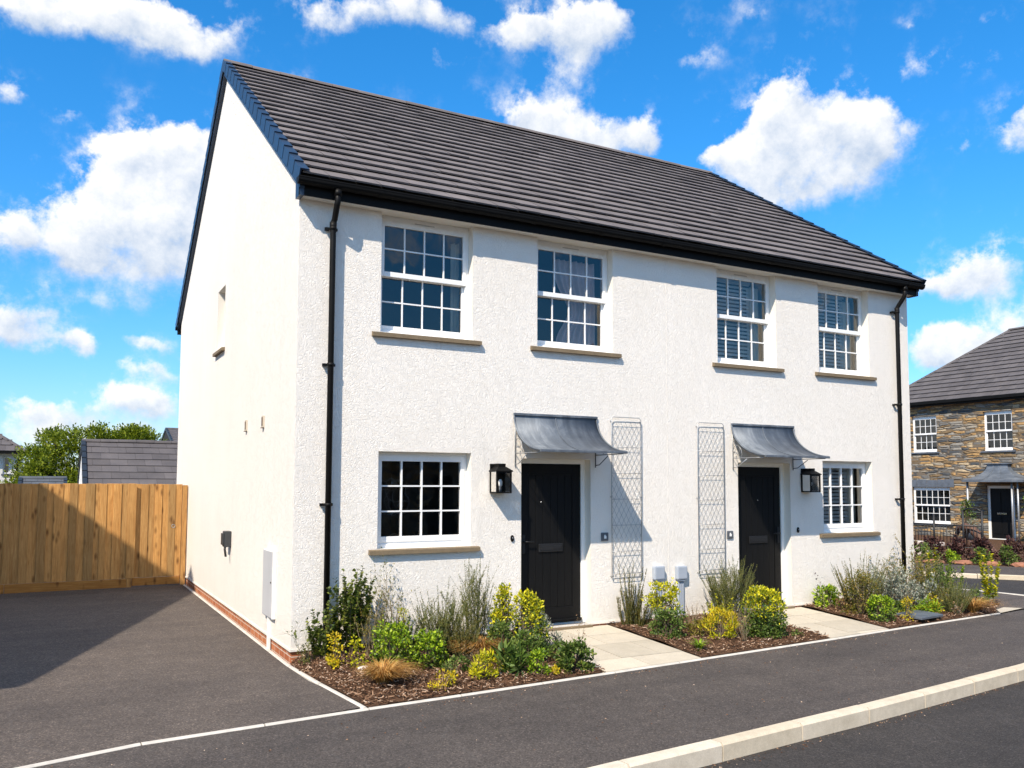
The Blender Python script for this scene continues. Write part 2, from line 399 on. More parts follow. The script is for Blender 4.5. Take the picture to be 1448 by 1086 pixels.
CLOUDS = [(0.116,0.345,0.042,0.042,1.0),(0.055,0.325,0.035,0.035,1.0),(0.077,0.286,0.043,0.043,1.0),(0.029,0.266,0.052,0.042,1.0),(0.010,0.238,0.028,0.030,.9),(0.093,0.244,0.06,0.055,1.0),(0.12,0.30,0.05,0.045,1.),(0.15,0.27,0.06,0.05,1.0),(0.125,0.345,.03,.03,.8),(-0.045,0.238,0.027,0.026,1.0),
(-0.025,0.455,0.065,0.030,0.95),(0.049,0.475,0.085,0.026,0.9),(0.122,0.473,0.08,0.024,0.85),(-0.051,0.385,0.029,0.013,0.7),(-0.005,0.368,0.02,0.007,0.5),(0.304,0.497,0.066,0.026,0.8),(0.388,0.521,0.064,0.022,0.8),(0.423,0.472,0.034,0.01,0.55),
(0.569,0.487,0.064,0.034,0.85),(0.504,0.508,0.03,0.02,0.75),(0.616,0.506,0.051,0.027,0.8),(0.56,0.452,0.038,0.021,0.7),(0.535,0.412,0.051,0.028,1.0),(0.59,0.396,0.063,0.024,1.0),(0.649,0.39,0.025,0.021,0.85),
(0.83,0.397,0.045,0.049,1.0),(0.791,0.358,0.061,0.043,1.0),(0.882,0.362,0.054,0.045,1.0),(0.832,0.324,0.067,0.036,1.0),(0.922,0.36,0.035,0.038,0.95),(0.735,0.362,0.036,0.018,0.9),(1.042,0.346,0.026,0.033,1.0),(0.986,0.337,0.016,0.011,0.6),
(1.018,0.212,0.056,0.028,1.0),(0.965,0.200,0.036,0.016,0.85),(0.957,0.143,0.046,0.028,1.),(1.0,0.131,0.05,0.026,0.85),(1.06,.16,.05,.03,.9),(1.024,0.46,0.025,0.012,0.5),(0.957,0.471,0.014,0.008,0.5),(-0.026,0.162,0.05,0.018,0.9),(-0.028,0.137,0.05,0.018,1.),(0.031,0.134,0.027,0.013,0.8),
(-0.01,0.069,0.055,0.018,1.),(0.084,0.079,0.05,0.02,1.),(0.1,0.146,0.038,0.014,0.75),(0.09,0.115,0.05,0.012,0.7),(.03,.045,.12,.015,.8),(.45,.50,.09,.022,.5),(.24,.43,.06,.014,.48),(.98,.42,.07,.02,.5),(.70,.47,.06,.02,.48),(.0,.19,.10,.014,.5),(0.778,0.506,0.032,0.012,0.35)]
SKY_STRENGTH = .085
def build_world():
    w = bpy.data.worlds.new('World'); scene.world = w; w.use_nodes = True
    nt = w.node_tree; nt.nodes.clear(); t = NT(nt)
    out = t.n('ShaderNodeOutputWorld'); bg = t.n('ShaderNodeBackground', {1: SKY_STRENGTH}); nt.links.new(bg.outputs[0], out.inputs[0])
    sky = t.n('ShaderNodeTexSky'); sky.sky_type = 'NISHITA'; sky.sun_disc = False
    sky.sun_elevation = SUN_EL; sky.sun_rotation = SUN_AZ
    sky.air_density = 1.; sky.dust_density = .3; sky.ozone_density = 3.0; sky.altitude = 50
    d = t.n('ShaderNodeTexCoord').outputs['Generated']
    sep = t.n('ShaderNodeSeparateXYZ', {0: d})
    az = t.math('ARCTAN2', sep.outputs[0], sep.outputs[1]); el = t.math('ARCSINE', sep.outputs[2])
    base = t.n('ShaderNodeCombineXYZ', {0: az, 1: el}).outputs[0]
    wn = t.noise(d, 9., 6, .62, 0, 1)
    wc = t.n('ShaderNodeVectorMath', {0: wn, 1: (.5,.5,.5)}, operation='SUBTRACT').outputs[0]
    P = t.n('ShaderNodeVectorMath', {0: wc, 1: (.10,.075,0), 2: base}, operation='MULTIPLY_ADD').outputs[0]
    S = None; T = None
    for (a, e, ra, re, wgt) in CLOUDS:
        q = t.n('ShaderNodeVectorMath', {0: P, 1: (1/ra, 1/re, 0), 2: (-a/ra, -e/re, 0)}, operation='MULTIPLY_ADD').outputs[0]
        dd = t.n('ShaderNodeVectorMath', {0: q, 1: q}, operation='DOT_PRODUCT').outputs['Value']
        qy = t.n('ShaderNodeVectorMath', {0: q, 1: (-.35,.94,0)}, operation='DOT_PRODUCT').outputs['Value']
        ex = t.math('MULTIPLY', t.math('EXPONENT', t.math('MULTIPLY', dd, -1.15)), wgt)
        S = ex if S is None else t.math('ADD', S, ex)
        T = t.math('MULTIPLY', ex, qy) if T is None else t.math('MULTIPLY_ADD', ex, qy, T)
    yrel = t.math('DIVIDE', T, t.math('ADD', S, .02))
    acc = t.math('MULTIPLY', t.math('SUBTRACT', t.math('MINIMUM', S, 1.2), .40), 1.9)
    # unseen clouds added behind and overhead to make the sky fill more neutral
    far = t.noise(t.n('ShaderNodeVectorMath', {0: d, 1: (3.2,3.2,6.5)}, operation='MULTIPLY').outputs[0], 1., 5, .55)
    out_mask = t.math('MULTIPLY', t.math('SUBTRACT', t.math('ABSOLUTE', t.math('SUBTRACT', az, .48)), .72), 6., 0, True)
    high = t.math('MULTIPLY', t.math('SUBTRACT', el, .64), 6., 0, True)
    out_mask = t.math('MAXIMUM', t.math('MULTIPLY', out_mask, .75), high)
    extra = t.math('MULTIPLY', t.math('MULTIPLY', t.math('SUBTRACT', far, .435), 7.), out_mask)
    acc = t.math('MAXIMUM', acc, extra)
    f1 = t.noise(d, 15., 9, .64)
    f2 = t.noise(t.n('ShaderNodeVectorMath', {0: d, 1: tuple(-SUNV*.022)}, operation='ADD').outputs[0], 15., 9, .64)
    near = t.n('ShaderNodeMapRange', {0: t.math('MAXIMUM', S, out_mask), 1: .06, 2: .45, 3: .35, 4: 1.}, interpolation_type='SMOOTHSTEP').outputs[0]
    f3 = t.noise(d, 44., 6, .62)
    nz = t.math('MULTIPLY_ADD', t.math('SUBTRACT', f1, .5), 2.9, t.math('MULTIPLY', t.math('SUBTRACT', f3, .5), 1.5))
    dens = t.math('MULTIPLY_ADD', nz, near, acc)
    amax = t.math('MULTIPLY_ADD', t.math('MULTIPLY_ADD', yrel, -.6, .5, True), 1.15, .62)
    alpha = t.n('ShaderNodeMapRange', {0: dens, 1: .0, 2: amax, 3: 0., 4: 1.}, interpolation_type='SMOOTHSTEP').outputs[0]
    core = t.n('ShaderNodeMapRange', {0: dens, 1: .35, 2: 1.3, 3: 0., 4: 1.}, interpolation_type='SMOOTHSTEP').outputs[0]
    emb = t.math('MULTIPLY', t.math('SUBTRACT', f1, f2), 2.4)
    shade = t.math('ADD', t.math('MULTIPLY_ADD', yrel, .75, .68), t.math('MULTIPLY_ADD', core, -.10, emb), True)
    K = 1.0/SKY_STRENGTH
    cc = t.mix(shade, tuple(K*x for x in (.38,.455,.57)), tuple(K*x for x in (.76,.755,.745)))
    # deepen the blue a little: clear, polarised-looking spring sky
    hz = t.math('POWER', t.math('SUBTRACT', 1., t.math('ABSOLUTE', sep.outputs[2]), 0, True), 5.)
    tint = t.mix(hz, (.24,1.30,1.95), (1.05,1.10,1.30))
    sc = t.mix(1., sky.outputs[0], tint, 'MULTIPLY')
    c = t.mix(t.math('MULTIPLY', alpha, .96), sc, cc)
    nt.links.new(c, bg.inputs[0])
build_world()

cam = bpy.data.cameras.new('camera'); co = bpy.data.objects.new('camera', cam); COL.objects.link(co)
cam.sensor_width = 36.; cam.lens = 1200.84/1448*36; cam.shift_y = 56.8/1448; cam.clip_end = 3000; cam.clip_start = .05
Rt = Vector((0.8790640668559359,-0.4766914452438253,0.0034106295688667372)); Up = Vector((-0.03572163978226921,-0.05873621076480442,0.9976342125229359)); Fw = Vector((0.4753633671350461,0.8771062213759208,0.0686610924009056))
mw = Matrix((( Rt.x, Up.x, -Fw.x, -2.3484), (Rt.y, Up.y, -Fw.y, -9.3429), (Rt.z, Up.z, -Fw.z, 1.97), (0,0,0,1)))
co.matrix_world = mw
scene.camera = co
scene.view_settings.view_transform = 'Standard'; scene.view_settings.look = 'None'
scene.view_settings.exposure = .56; scene.view_settings.gamma = 1.
scene.render.engine = 'CYCLES'
scene.cycles.max_bounces = 8; scene.cycles.transparent_max_bounces = 24
scene.cycles.diffuse_bounces = 4; scene.cycles.glossy_bounces = 4
scene.cycles.sample_clamp_indirect = 8.
scene.cycles.use_denoising = True

# ------------------------------------------------------------------ ground
def sheet(name, poly, z, mat, kind='structure', cuts=1.2, zf=None):
    bm = bmesh.new()
    f = bm.faces.new([bm.verts.new((x, y, 0)) for x, y in poly])
    if zf is not None:
        xs = [p[0] for p in poly]; ys = [p[1] for p in poly]
        x = math.floor(min(xs)/cuts)*cuts
        while x < max(xs):
            bmesh.ops.bisect_plane(bm, geom=bm.verts[:]+bm.edges[:]+bm.faces[:], plane_co=(x,0,0), plane_no=(1,0,0)); x += cuts
        y = math.floor(min(ys)/cuts)*cuts
        while y < max(ys):
            bmesh.ops.bisect_plane(bm, geom=bm.verts[:]+bm.edges[:]+bm.faces[:], plane_co=(0,y,0), plane_no=(0,1,0)); y += cuts
    bmesh.ops.triangulate(bm, faces=[q for q in bm.faces if len(q.verts) > 4])
    for v in bm.verts: v.co.z = z + (zf(v.co.x, v.co.y) if zf else 0)
    bmesh.ops.recalc_face_normals(bm, faces=bm.faces[:])
    me = bpy.data.meshes.new(name); bm.to_mesh(me); bm.free()
    if len(me.polygons) and me.polygons[0].normal.z < 0: me.flip_normals()
    me.materials.append(mat)
    o = bpy.data.objects.new(name, me); COL.objects.link(o)
    if kind: o['kind'] = kind
    return o
EDGE = [(-14,-6.2),(-6,-3.75),(-4,-2.98),(-2.41,-2.494),(-1.68,-2.31),(-.6,-2.22),(.15,-2.155),(1.41,-2.083),(2.875,-1.972),(4.29,-1.867),(6.43,-1.70),(8.0,-1.555),(10.45,-1.37),(11.22,-1.275),(13.,-1.03),(16,-.55)]
KERB = [(-14,-5.9),(-6,-5.0),(-2,-4.62),(1.1,-4.30),(2.12,-4.215),(2.86,-4.14),(3.87,-4.05),(7.14,-3.67),(10,-3.25),(13,-2.72),(17,-1.8),(22,-.4),(28,1.6),(60,14)]
def interp(P, x):
    for (x0, y0), (x1, y1) in zip(P, P[1:]):
        if x0 <= x <= x1: return y0+(y1-y0)*(x-x0)/(x1-x0)
    return P[-1][1]
ye = lambda x: interp(EDGE, x)
def off(P, d):
    out = []
    for i, p in enumerate(P):
        a = P[max(i-1, 0)]; b = P[min(i+1, len(P)-1)]
        tx, ty = b[0]-a[0], b[1]-a[1]; L = math.hypot(tx, ty)
        out.append((p[0]-ty/L*d, p[1]+tx/L*d))
    return out
sheet('ground', [(-400,-400),(400,-400),(400,400),(-400,400)], -.22, M['earth'])
KB = off(KERB, -.125)
sheet('road', [(-60,-12.3)]+[(-60,-6)]+KB+[(60,8),(20,-7),(12,-9.5),(-2,-12.3)], -.125, M['asphalt_road'])
PE = [p for p in EDGE if -9 < p[0] < 14]
sheet('pavement', [(-30,-5.9-1.0)]+[(-30,-4.8)]+PE+[(13.2,-1.0),(17,0.2),(22,1.6),(28,3.6),(28,1.65)]+[p for p in reversed(KERB) if p[0] < 27], 0., M['asphalt_pavement'])
# drive beside the house, reaching the fence
sheet('driveway', [(-9,9.5),(-9,-3.9)]+[(x, y+.06) for x, y in EDGE if -7 < x < .1]+[(.12,-2.05),(.10,-1.614),(-.03,-.856),(-.06,.0),(-.06,9.5)], .004, M['asphalt_drive'])
# asphalt to the right of the pair and the lane beyond it
sheet('side_driveway', [(10.6,-1.32),(11.22,-1.235),(13.,-.99),(12.84,-.32),(12.85,.15),(12.6,1.2),(11.8,3.2),(10.4,9),(10.4,.4)], .004, M['asphalt_drive'])
LB = [(10.45,9.1),(11.86,3.25),(12.68,1.2),(12.93,.15),(12.92,-.32),(13.1,-.99),(14.4,-.75)]
FK = [(12.0,8.6),(13.5,5.0),(15.02,2.5),(15.85,1.45),(17.2,.2),(20,-.2)]
sheet('lane', LB+[(17.2,.17)]+list(reversed(FK[:4])), -.06, M['asphalt_road'])
def ribbon(name, P, d0, d1, z0, z1, mat, kind='structure', seg=None, gap=.006, jit=0.):
    """a strip along a polyline, cut into separate stones"""
    mb = MB(); dens = []
    for (a, b) in zip(P, P[1:]):
        n = max(1, int(math.hypot(b[0]-a[0], b[1]-a[1])/.05))
        for i in range(n): dens.append((a[0]+(b[0]-a[0])*i/n, a[1]+(b[1]-a[1])*i/n))
    dens.append(P[-1])
    A = off(dens, d0); B = off(dens, d1)
    seg = seg or .915; step = max(1, int(seg/.05)); i = 0
    while i < len(dens)-1:
        j = min(i+step, len(dens)-1); zz = (R.random()-.5)*jit
        def lerp(p, q, f): return (p[0]+(q[0]-p[0])*f, p[1]+(q[1]-p[1])*f)
        a0, a1, b0, b1 = A[i], A[j], B[i], B[j]
        g = gap/max(seg, .01)
        a0, a1 = lerp(a0, a1, g), lerp(a1, a0, g); b0, b1 = lerp(b0, b1, g), lerp(b1, b0, g)
        c = .012
        na0, na1 = lerp(a0, b0, c/abs(d1-d0)), lerp(a1, b1, c/abs(d1-d0)); nb0, nb1 = lerp(b0, a0, c/abs(d1-d0)*1.6), lerp(b1, a1, c/abs(d1-d0)*1.6)
        zt = z1+zz
        vs = [(*a0,z0),(*a1,z0),(*b1,z0),(*b0,z0),(*a0,zt-c),(*a1,zt-c),(*b1,zt-c*1.6),(*b0,zt-c*1.6),(*na0,zt),(*na1,zt),(*nb1,zt),(*nb0,zt)]
        mb.add(vs, [(0,1,5,4),(2,3,7,6),(4,5,9,8),(8,9,10,11),(6,7,11,10),(1,2,6,5),(5,6,10,9),(3,0,4,7),(4,8,11,7)])
        i = j
    o = mb.build(name, mat); o['kind'] = kind
    return o
ribbon('kerb', [p for p in KERB if p[0] < 20], 0., -.125, -.2, .012, M['kerb'], jit=.006, gap=.007)
kb_ = ribbon('kerb_bedding', [p for p in KERB if p[0] < 20], -.012, -.116, -.2, -.004, M['plate_grey'], seg=40)
ribbon('lane_kerb', FK, 0., .14, -.2, .035, M['kerb'], jit=.004)
ribbon('lane_channel', LB, -.07, .03, -.2, .012, M['edging'])
ribbon('bed_edging', [p for p in EDGE if -9 < p[0] < 10.5], -.005, .05, -.1, .014, M['edging'], seg=.9)
ribbon('drive_edging', [(-.03,8.0),(-.03,.03),(-.02,-.4),(.02,-.9),(.09,-1.5),(.135,-2.1)], -.03, .028, -.1, .014, M['edging'], seg=.9)
sheet('pavement_beyond_lane', [(FK[0][0]+.1,FK[0][1]+.1)]+[(x+.11,y+.08) for x, y in FK]+[(20.3,.6),(19.2,1.35),(18.13,2.8),(17.35,3.85),(15.5,6.45),(14,9)], .0, M['asphalt_pavement'])
sheet('paved_strip', [(10.47,-1.36),(11.28,-1.22),(11.1,-1.02),(10.75,-1.12)], .012, M['paving'])

# planting beds: soil rises towards the wall
def soil_z(x, y):
    e = ye(x); f = max(0., min(1., (y-e)/(0-e)))
    edge = min(1., (y-e)/.25) if y > e else 0.
    fx = 1.
    if x < 1: fx = max(0., min(1., (x-max(0., .12*(-y-.4)))/.22))
    if x > 10.2: fx = max(0., 1-(x-10.2)/1.)
    return .008+fx*(.105*f + .03*edge*(.5+.5*math.sin(x*5.1+y*3.3)*math.cos(y*6.1-x*2.2)))
BEDS = [
 [(.165,-2.09),(1.41,-2.03),(2.78,-1.925),(2.78,.02),(.0,.02),(-.0,-.4),(.05,-.9),(.12,-1.5)],
 [(4.16,-1.82),(5.3,-1.735),(6.44,-1.645),(6.44,.02),(4.16,.02)],
 [(7.72,-1.525),(8.0,-1.50),(9.2,-1.41),(10.45,-1.32),(10.75,-1.1),(11.5,-.72),(11.8,.2),(11.,.9),(10.34,.9),(10.34,.02),(7.72,.02)]]
for P in BEDS: sheet('garden_bed', P, .0, M['soil'], cuts=.12, zf=soil_z)
def inside(P, x, y):
    c = False; j = len(P)-1
    for i in range(len(P)):
        if (P[i][1] > y) != (P[j][1] > y) and x < (P[j][0]-P[i][0])*(y-P[i][1])/(P[j][1]-P[i][1])+P[i][0]: c = not c
        j = i
    return c
def chips():
    mb = MB()
    for P, n in zip(BEDS, (8200, 3800, 4200)):
        xs = [p[0] for p in P]; ys = [p[1] for p in P]; k = 0
        while k < n:
            x = R.uniform(min(xs), max(xs)); y = R.uniform(min(ys), max(ys))
            if not inside(P, x, y) or (x > 10 and y > 0): continue
            k += 1
            L = R.choice((.02,.03,.045,.06,.08))*R.uniform(.42,.85); W = R.uniform(.005,.014); T = R.uniform(.003,.008)
            m = Matrix.Translation((x, y, soil_z(x, y)+R.uniform(.004,.03))) @ Matrix.Rotation(R.uniform(0, 2*PI), 4, 'Z') @ Matrix.Rotation(R.gauss(0,.3), 4, 'Y') @ Matrix.Rotation(R.gauss(0,.5), 4, 'X')
            bend = R.uniform(-.15,.25)*L
            vs = [(-L/2,-W*.3,bend),(0,-W/2,0),(L/2,-W*.2,bend),(L/2,W*.3,bend),(0,W/2,0),(-L/2,W*.25,bend)]
            vs = [tuple(m @ Vector(p)) for p in vs] + [tuple(m @ Vector((p[0],p[1],p[2]+T))) for p in vs]
            mb.add(vs, [(6,7,10,11),(7,8,9,10),(0,1,7,6),(1,2,8,7),(2,3,9,8),(3,4,10,9),(4,5,11,10),(5,0,6,11)])
    o = mb.build('bark_mulch', M['chips'])
    tag(o, 'dark brown bark chips strewn over the planting beds', 'mulch', kind='stuff')
chips()
def grit():
    mb = MB()
    for k in range(900):
        if k % 3 == 0: x = R.uniform(.4, 9.); y = ye(x)-abs(R.gauss(0,.10))-.06; z = .004
        elif k % 3 == 1: x = R.uniform(-5, 9); y = R.uniform(-4.0, -1.6); z = .004; 
        else: x = R.uniform(1.1, 9.); y = interp(KERB, x)-.135-abs(R.gauss(0,.06)); z = -.122
        if k % 3 == 1 and y > ye(x)-.07: y = ye(x)-.1-R.random()*.8
        a = R.uniform(.003,.008); an = R.uniform(0,2*PI)
        m_ = Matrix.Translation((x,y,z)) @ Matrix.Rotation(an,4,'Z')
        vs = [(-a,-a*.6,0),(a,-a*.7,0),(a*.8,a*.6,0),(-a*.7,a*.7,0),(-a*.3,-a*.2,a*.8),(a*.4,a*.1,a*.7)]
        mb.add([tuple(m_ @ Vector(q)) for q in vs], [(0,1,5,4),(1,2,5),(2,3,4,5),(3,0,4)])
    tag(mb.build('grit', M['chips']), 'loose grit and bark crumbs along the pavement and kerb edges', 'grit', kind='stuff')
grit()
# sandstone paths to the doors
def path(x0, x1):
    zf = lambda x, y: .012 + .10*max(0., min(1., (y-ye(x))/(-ye(x))))
    sheet('path_bedding', [(x0, ye(x0)+.05),(x1, ye(x1)+.05),(x1,.10),(x0,.10)], -.012, M['mortar'], zf=zf)
    mb = MB(); y = 0.10; row = 0
    rows = [.56,.44,.60,.42,.56]
    while y > ye(x0)+.05 and row < 5:
        h = rows[row]; yb = y-h
        xs = [x0]; w = [.62,.73,.50][row % 3]
        x = x0+w
        while x < x1-.2: xs.append(x); x += [.75,.55,.65][(row+len(xs)) % 3]
        xs.append(x1)
        for a, b in zip(xs, xs[1:]):
            g = .005
            pts = []
            for (px, py) in ((a+g, yb+g), (b-g, yb+g), (b-g, y-g), (a+g, y-g)):
                py = max(py, ye(px)+.052); pts.append((px, py))
            if pts[3][1]-pts[0][1] < .03: continue
            dz = R.uniform(-.002,.002)
            top = [(px, py, zf(px, py)+dz) for px, py in pts]
            bot = [(p[0], p[1], p[2]-.04) for p in top]
            mb.add(bot+top, [(4,5,6,7),(0,1,5,4),(1,2,6,5),(2,3,7,6),(3,0,4,7)])
        y = yb; row += 1
    o = mb.build('garden_path', M['paving']); o['kind'] = 'structure'
path(2.80, 4.16); path(6.45, 7.70)

# ------------------------------------------------------------------ roofs
def tiled_slope(mb, O, U, S, N, L, rows, gauge, tw, th=.041, jit=.003, clip=None, half=True):
    """tiles laid in courses: O eave corner, U along the eave, S up the slope, N outwards"""
    O, U, S, N = Vector(O), Vector(U).normalized(), Vector(S).normalized(), Vector(N).normalized()
    for r in range(rows):
        s0 = r*gauge; s1 = s0+gauge*1.06
        x = -(tw/2 if (half and r % 2) else 0)
        lo, hi = (0, L) if clip is None else clip(s0+gauge*.5)
        while x < L:
            a = max(x, lo)+.0022; b = min(x+tw, hi)-.0022; x += tw
            if b-a < .02: continue
            d0 = R.uniform(-jit, jit); ds = R.uniform(-.004,.004)
            P = lambda u, s, n: O+U*u+S*s+N*n
            top = th+d0
            vs = [P(a,s0+ds,top),P(b,s0+ds,top+R.uniform(-.002,.002)),P(b,s1,.004),P(a,s1,.004),P(a,s0+ds,top-.020),P(b,s0+ds,top-.020),P(a,s0+ds+.05,top-.022),P(b,s0+ds+.05,top-.022)]
            mb.add(vs, [(0,1,2,3),(4,5,1,0),(5,4,6,7)])
def verge_caps(mb, O, S, N, X, rows, gauge, drop=.12, w=.10, th=.03):
    O, S, N, X = Vector(O), Vector(S).normalized(), Vector(N).normalized(), Vector(X).normalized()
    for r in range(rows):
        s0 = r*gauge-.01; s1 = s0+gauge+.035; lift = .018
        vs = []
        for s, l in ((s0, lift), (s1, 0.)):
            e = .004 if s == s0 else 0
            for (u, n) in ((0-e,-drop),(.012,-drop),(.012,th+.004),(w,th+.004),(w,th+.02),(0-e,th+.02)):
                vs.append(O+S*s+N*(n+l)+X*u)
        fs = [(i, (i+1) % 6, (i+1) % 6+6, i+6) for i in range(6)]+[(5,4,3,2,1,0),(6,7,8,9,10,11)]
        mb.add(vs, fs)
def ridge_tiles(mb, a, b, r=.11, seg=.45):
    a, b = Vector(a), Vector(b); L = (b-a).length; d = (b-a).normalized(); side = Vector((-d.y, d.x, 0)).normalized(); up = side.cross(d)*-1
    if up.z < 0: up = -up
    n = int(L/seg); 
    for i in range(n):
        s0 = i*L/n+.003; s1 = (i+1)*L/n-.003; rr = r+R.uniform(-.003,.004); vs = []
        dz = R.uniform(-.003,.004)
        for s in (s0, s1):
            for k in range(7):
                an = PI*(k/6)
                vs.append(a+d*s+side*math.cos(an)*rr+up*(math.sin(an)*rr*.72-.045+dz))
        fs = [(k, k+1, k+8, k+7) for k in range(6)]+[tuple(range(6,-1,-1)), tuple(range(7,14))]
        mb.add(vs, fs)

# ------------------------------------------------------------------ windows (local: x right, -y outwards, origin at lower left of the opening)
def rect_frame(mb, x0, z0, x1, z1, l, r, b, t, y0, y1, bev=True):
    f = (lambda p, q: mb.bevbox(p, q, .004)) if bev else mb.box
    f((x0,y0,z0),(x0+l,y1,z1)); f((x1-r,y0,z0),(x1,y1,z1))
    f((x0+l-.001,y0+.001,z0),(x1-r+.001,y1-.001,z0+b)); f((x0+l-.001,y0+.001,z1-t),(x1-r+.001,y1-.001,z1))
def bars(mb, x0, z0, x1, z1, cols, rows, y0, y1, w=.0165):
    for i in range(1, cols):
        x = x0+(x1-x0)*i/cols; mb.box((x-w/2,y0,z0-.002),(x+w/2,y1,z1+.002))
    for j in range(1, rows):
        z = z0+(z1-z0)*j/rows; mb.box((x0-.002,y0+.0015,z-w/2),(x1+.002,y1-.0015,z+w/2))
def pane(mb, x0, z0, x1, z1, y): mb.quad((x0,y,z0),(x1,y,z0),(x1,y,z1),(x0,y,z1))
def sash_window(parent, w, h, rec=.13, sill=True, cols=4, rows=2, name='window', sillm='sill_stone', far=False):
    f = MB(); rect_frame(f, 0, 0, w, h, .045, .045, .05, .075, rec, rec+.10, not far)
    f.bevbox((.0,rec-.022,.0),(w,rec+.0,.032),.004)
    fr = f.build(name, M['upvc'], parent)
    x0, x1 = .045, w-.045; mid = .50*h+.012
    a = MB()     # outer, upper sash
    rect_frame(a, x0-.006, mid-.035, x1+.006, h-.07, .042, .042, .06, .055, rec-.012, rec+.035, not far)
    gx0, gx1, gz0, gz1 = x0+.036, x1-.036, mid+.025, h-.125
    bars(a, gx0, gz0, gx1, gz1, cols, rows, rec-.004, rec+.028)
    so_ = a.build('upper_sash', M['upvc'], fr)
    g = MB(); pane(g, gx0-.004, gz0-.004, gx1+.004, gz1+.004, rec+.012); g.build('pane', M['glass'], fr)
    b = MB()     # inner, lower sash
    rect_frame(b, x0-.006, .045, x1+.006, mid+.01, .035, .035, .065, .05, rec+.040, rec+.08, not far)
    hx0, hx1, hz0, hz1 = x0+.029, x1-.029, .11, mid-.04
    bars(b, hx0, hz0, hx1, hz1, cols, rows, rec+.046, rec+.074)
    b.build('lower_sash', M['upvc'], fr)
    g = MB(); pane(g, hx0-.004, hz0-.004, hx1+.004, hz1+.004, rec+.06); g.build('pane', M['glass'], fr)
    if not far:
        v = MB(); v.box((w/2-.13,rec-.004,h-.055),(w/2+.13,rec-.0005,h-.043)); v.build('trickle_vent', M['meter_grey'], fr)
    if sill: make_sill(fr, w, rec, sillm)
    return fr
def make_sill(fr, w, rec, sillm='sill_stone', ov=.105):
    s = MB()
    vs = [(-ov,-.055,-.062),(w+ov,-.055,-.062),(w+ov,.0,-.062),(-ov,.0,-.062),(-ov,-.055,-.016),(w+ov,-.055,-.016),(w+ov,-.004,-.004),(-ov,-.004,-.004)]
    s.add(vs, [(0,3,2,1),(0,1,5,4),(4,5,6,7),(1,2,6,5),(3,0,4,7),(2,3,7,6)])
    s.add([(0.002,-.004,-.03),(w-.002,-.004,-.03),(w-.002,rec+.09,-.03),(0.002,rec+.09,-.03),(0.002,-.004,-.0042),(w-.002,-.004,-.0042),(w-.002,rec+.09,.004),(0.002,rec+.09,.004)],
          [(0,3,2,1),(0,1,5,4),(4,5,6,7),(1,2,6,5),(3,0,4,7),(2,3,7,6)])
    return s.build('sill', M[sillm], fr)
def casement(parent, w, h, rec=.13, cols=4, rows=3):
    f = MB(); rect_frame(f, 0, 0, w, h, .04, .04, .075, .05, rec, rec+.08)
    f.bevbox((0,rec-.02,.0),(w,rec,.045),.004)
    fr = f.build('window', M['upvc'], parent)
    a = MB(); rect_frame(a, .034, .069, w-.034, h-.044, .052, .052, .062, .065, rec-.014, rec+.055)
    gx0, gx1, gz0, gz1 = .08, w-.08, .128, h-.105
    bars(a, gx0, gz0, gx1, gz1, cols, rows, rec-.006, rec+.045, .0175)
    a.build('casement', M['upvc'], fr)
    g = MB(); pane(g, gx0-.004, gz0-.004, gx1+.004, gz1+.004, rec+.02); g.build('pane', M['glass'], fr)
    make_sill(fr, w, rec)
    return fr
def wall_with_holes(mb, W, z0, z1, holes, y, flip=False, x0=0.):
    xs = sorted({x0, W, *[a for h in holes for a in (h[0], h[1])]}); zs = sorted({z0, z1, *[a for h in holes for a in (h[2], h[3])]})
    for a, b in zip(xs, xs[1:]):
        for c, d in zip(zs, zs[1:]):
            mx, mz = (a+b)/2, (c+d)/2
            if any(h[0] < mx < h[1] and h[2] < mz < h[3] for h in holes): continue
            q = [(a,y,c),(b,y,c),(b,y,d),(a,y,d)]
            mb.quad(*(q[::-1] if flip else q))
def reveals(mb, h, y0, y1):
    a, b, c, d = h
    mb.quad((a,y0,c),(a,y0,d),(a,y1,d),(a,y1,c)); mb.quad((b,y0,c),(b,y1,c),(b,y1,d),(b,y0,d))
    mb.quad((a,y0,d),(b,y0,d),(b,y1,d),(a,y1,d)); mb.quad((a,y0,c),(a,y1,c),(b,y1,c),(b,y0,c))

# ------------------------------------------------------------------ the white pair of houses
W, D, ZT = 10.34, 9.88, 5.15
PIT = math.atan(.6846)
house = empty('semi_detached_house', (0,0,0), 'white rendered pair of two-storey houses with grey tiled roof, in the middle', 'house')
WIN_U = [(.967,2.157),(3.08,4.262),(6.11,7.287),(8.20,9.364)]
WIN_G = [(.965,2.152),(8.225,9.36)]
DOORS = [(2.85,3.892),(6.468,7.52)]
holes = [(a,b,3.72,5.15) for a, b in WIN_U]+[(a,b,1.205,2.327) for a, b in WIN_G]+[(a,b,.14,2.275) for a, b in DOORS]
GW = (4.60,5.26,4.10,5.11)      # small gable window: y range, z range
ridge_z = 5.33+(D/2+.26)*.6846
def gable_top(y): return min(y, D-y)*.6846+5.33+.26*.6846-.07
mb = MB()
wall_with_holes(mb, W, .14, ZT, holes, 0.)
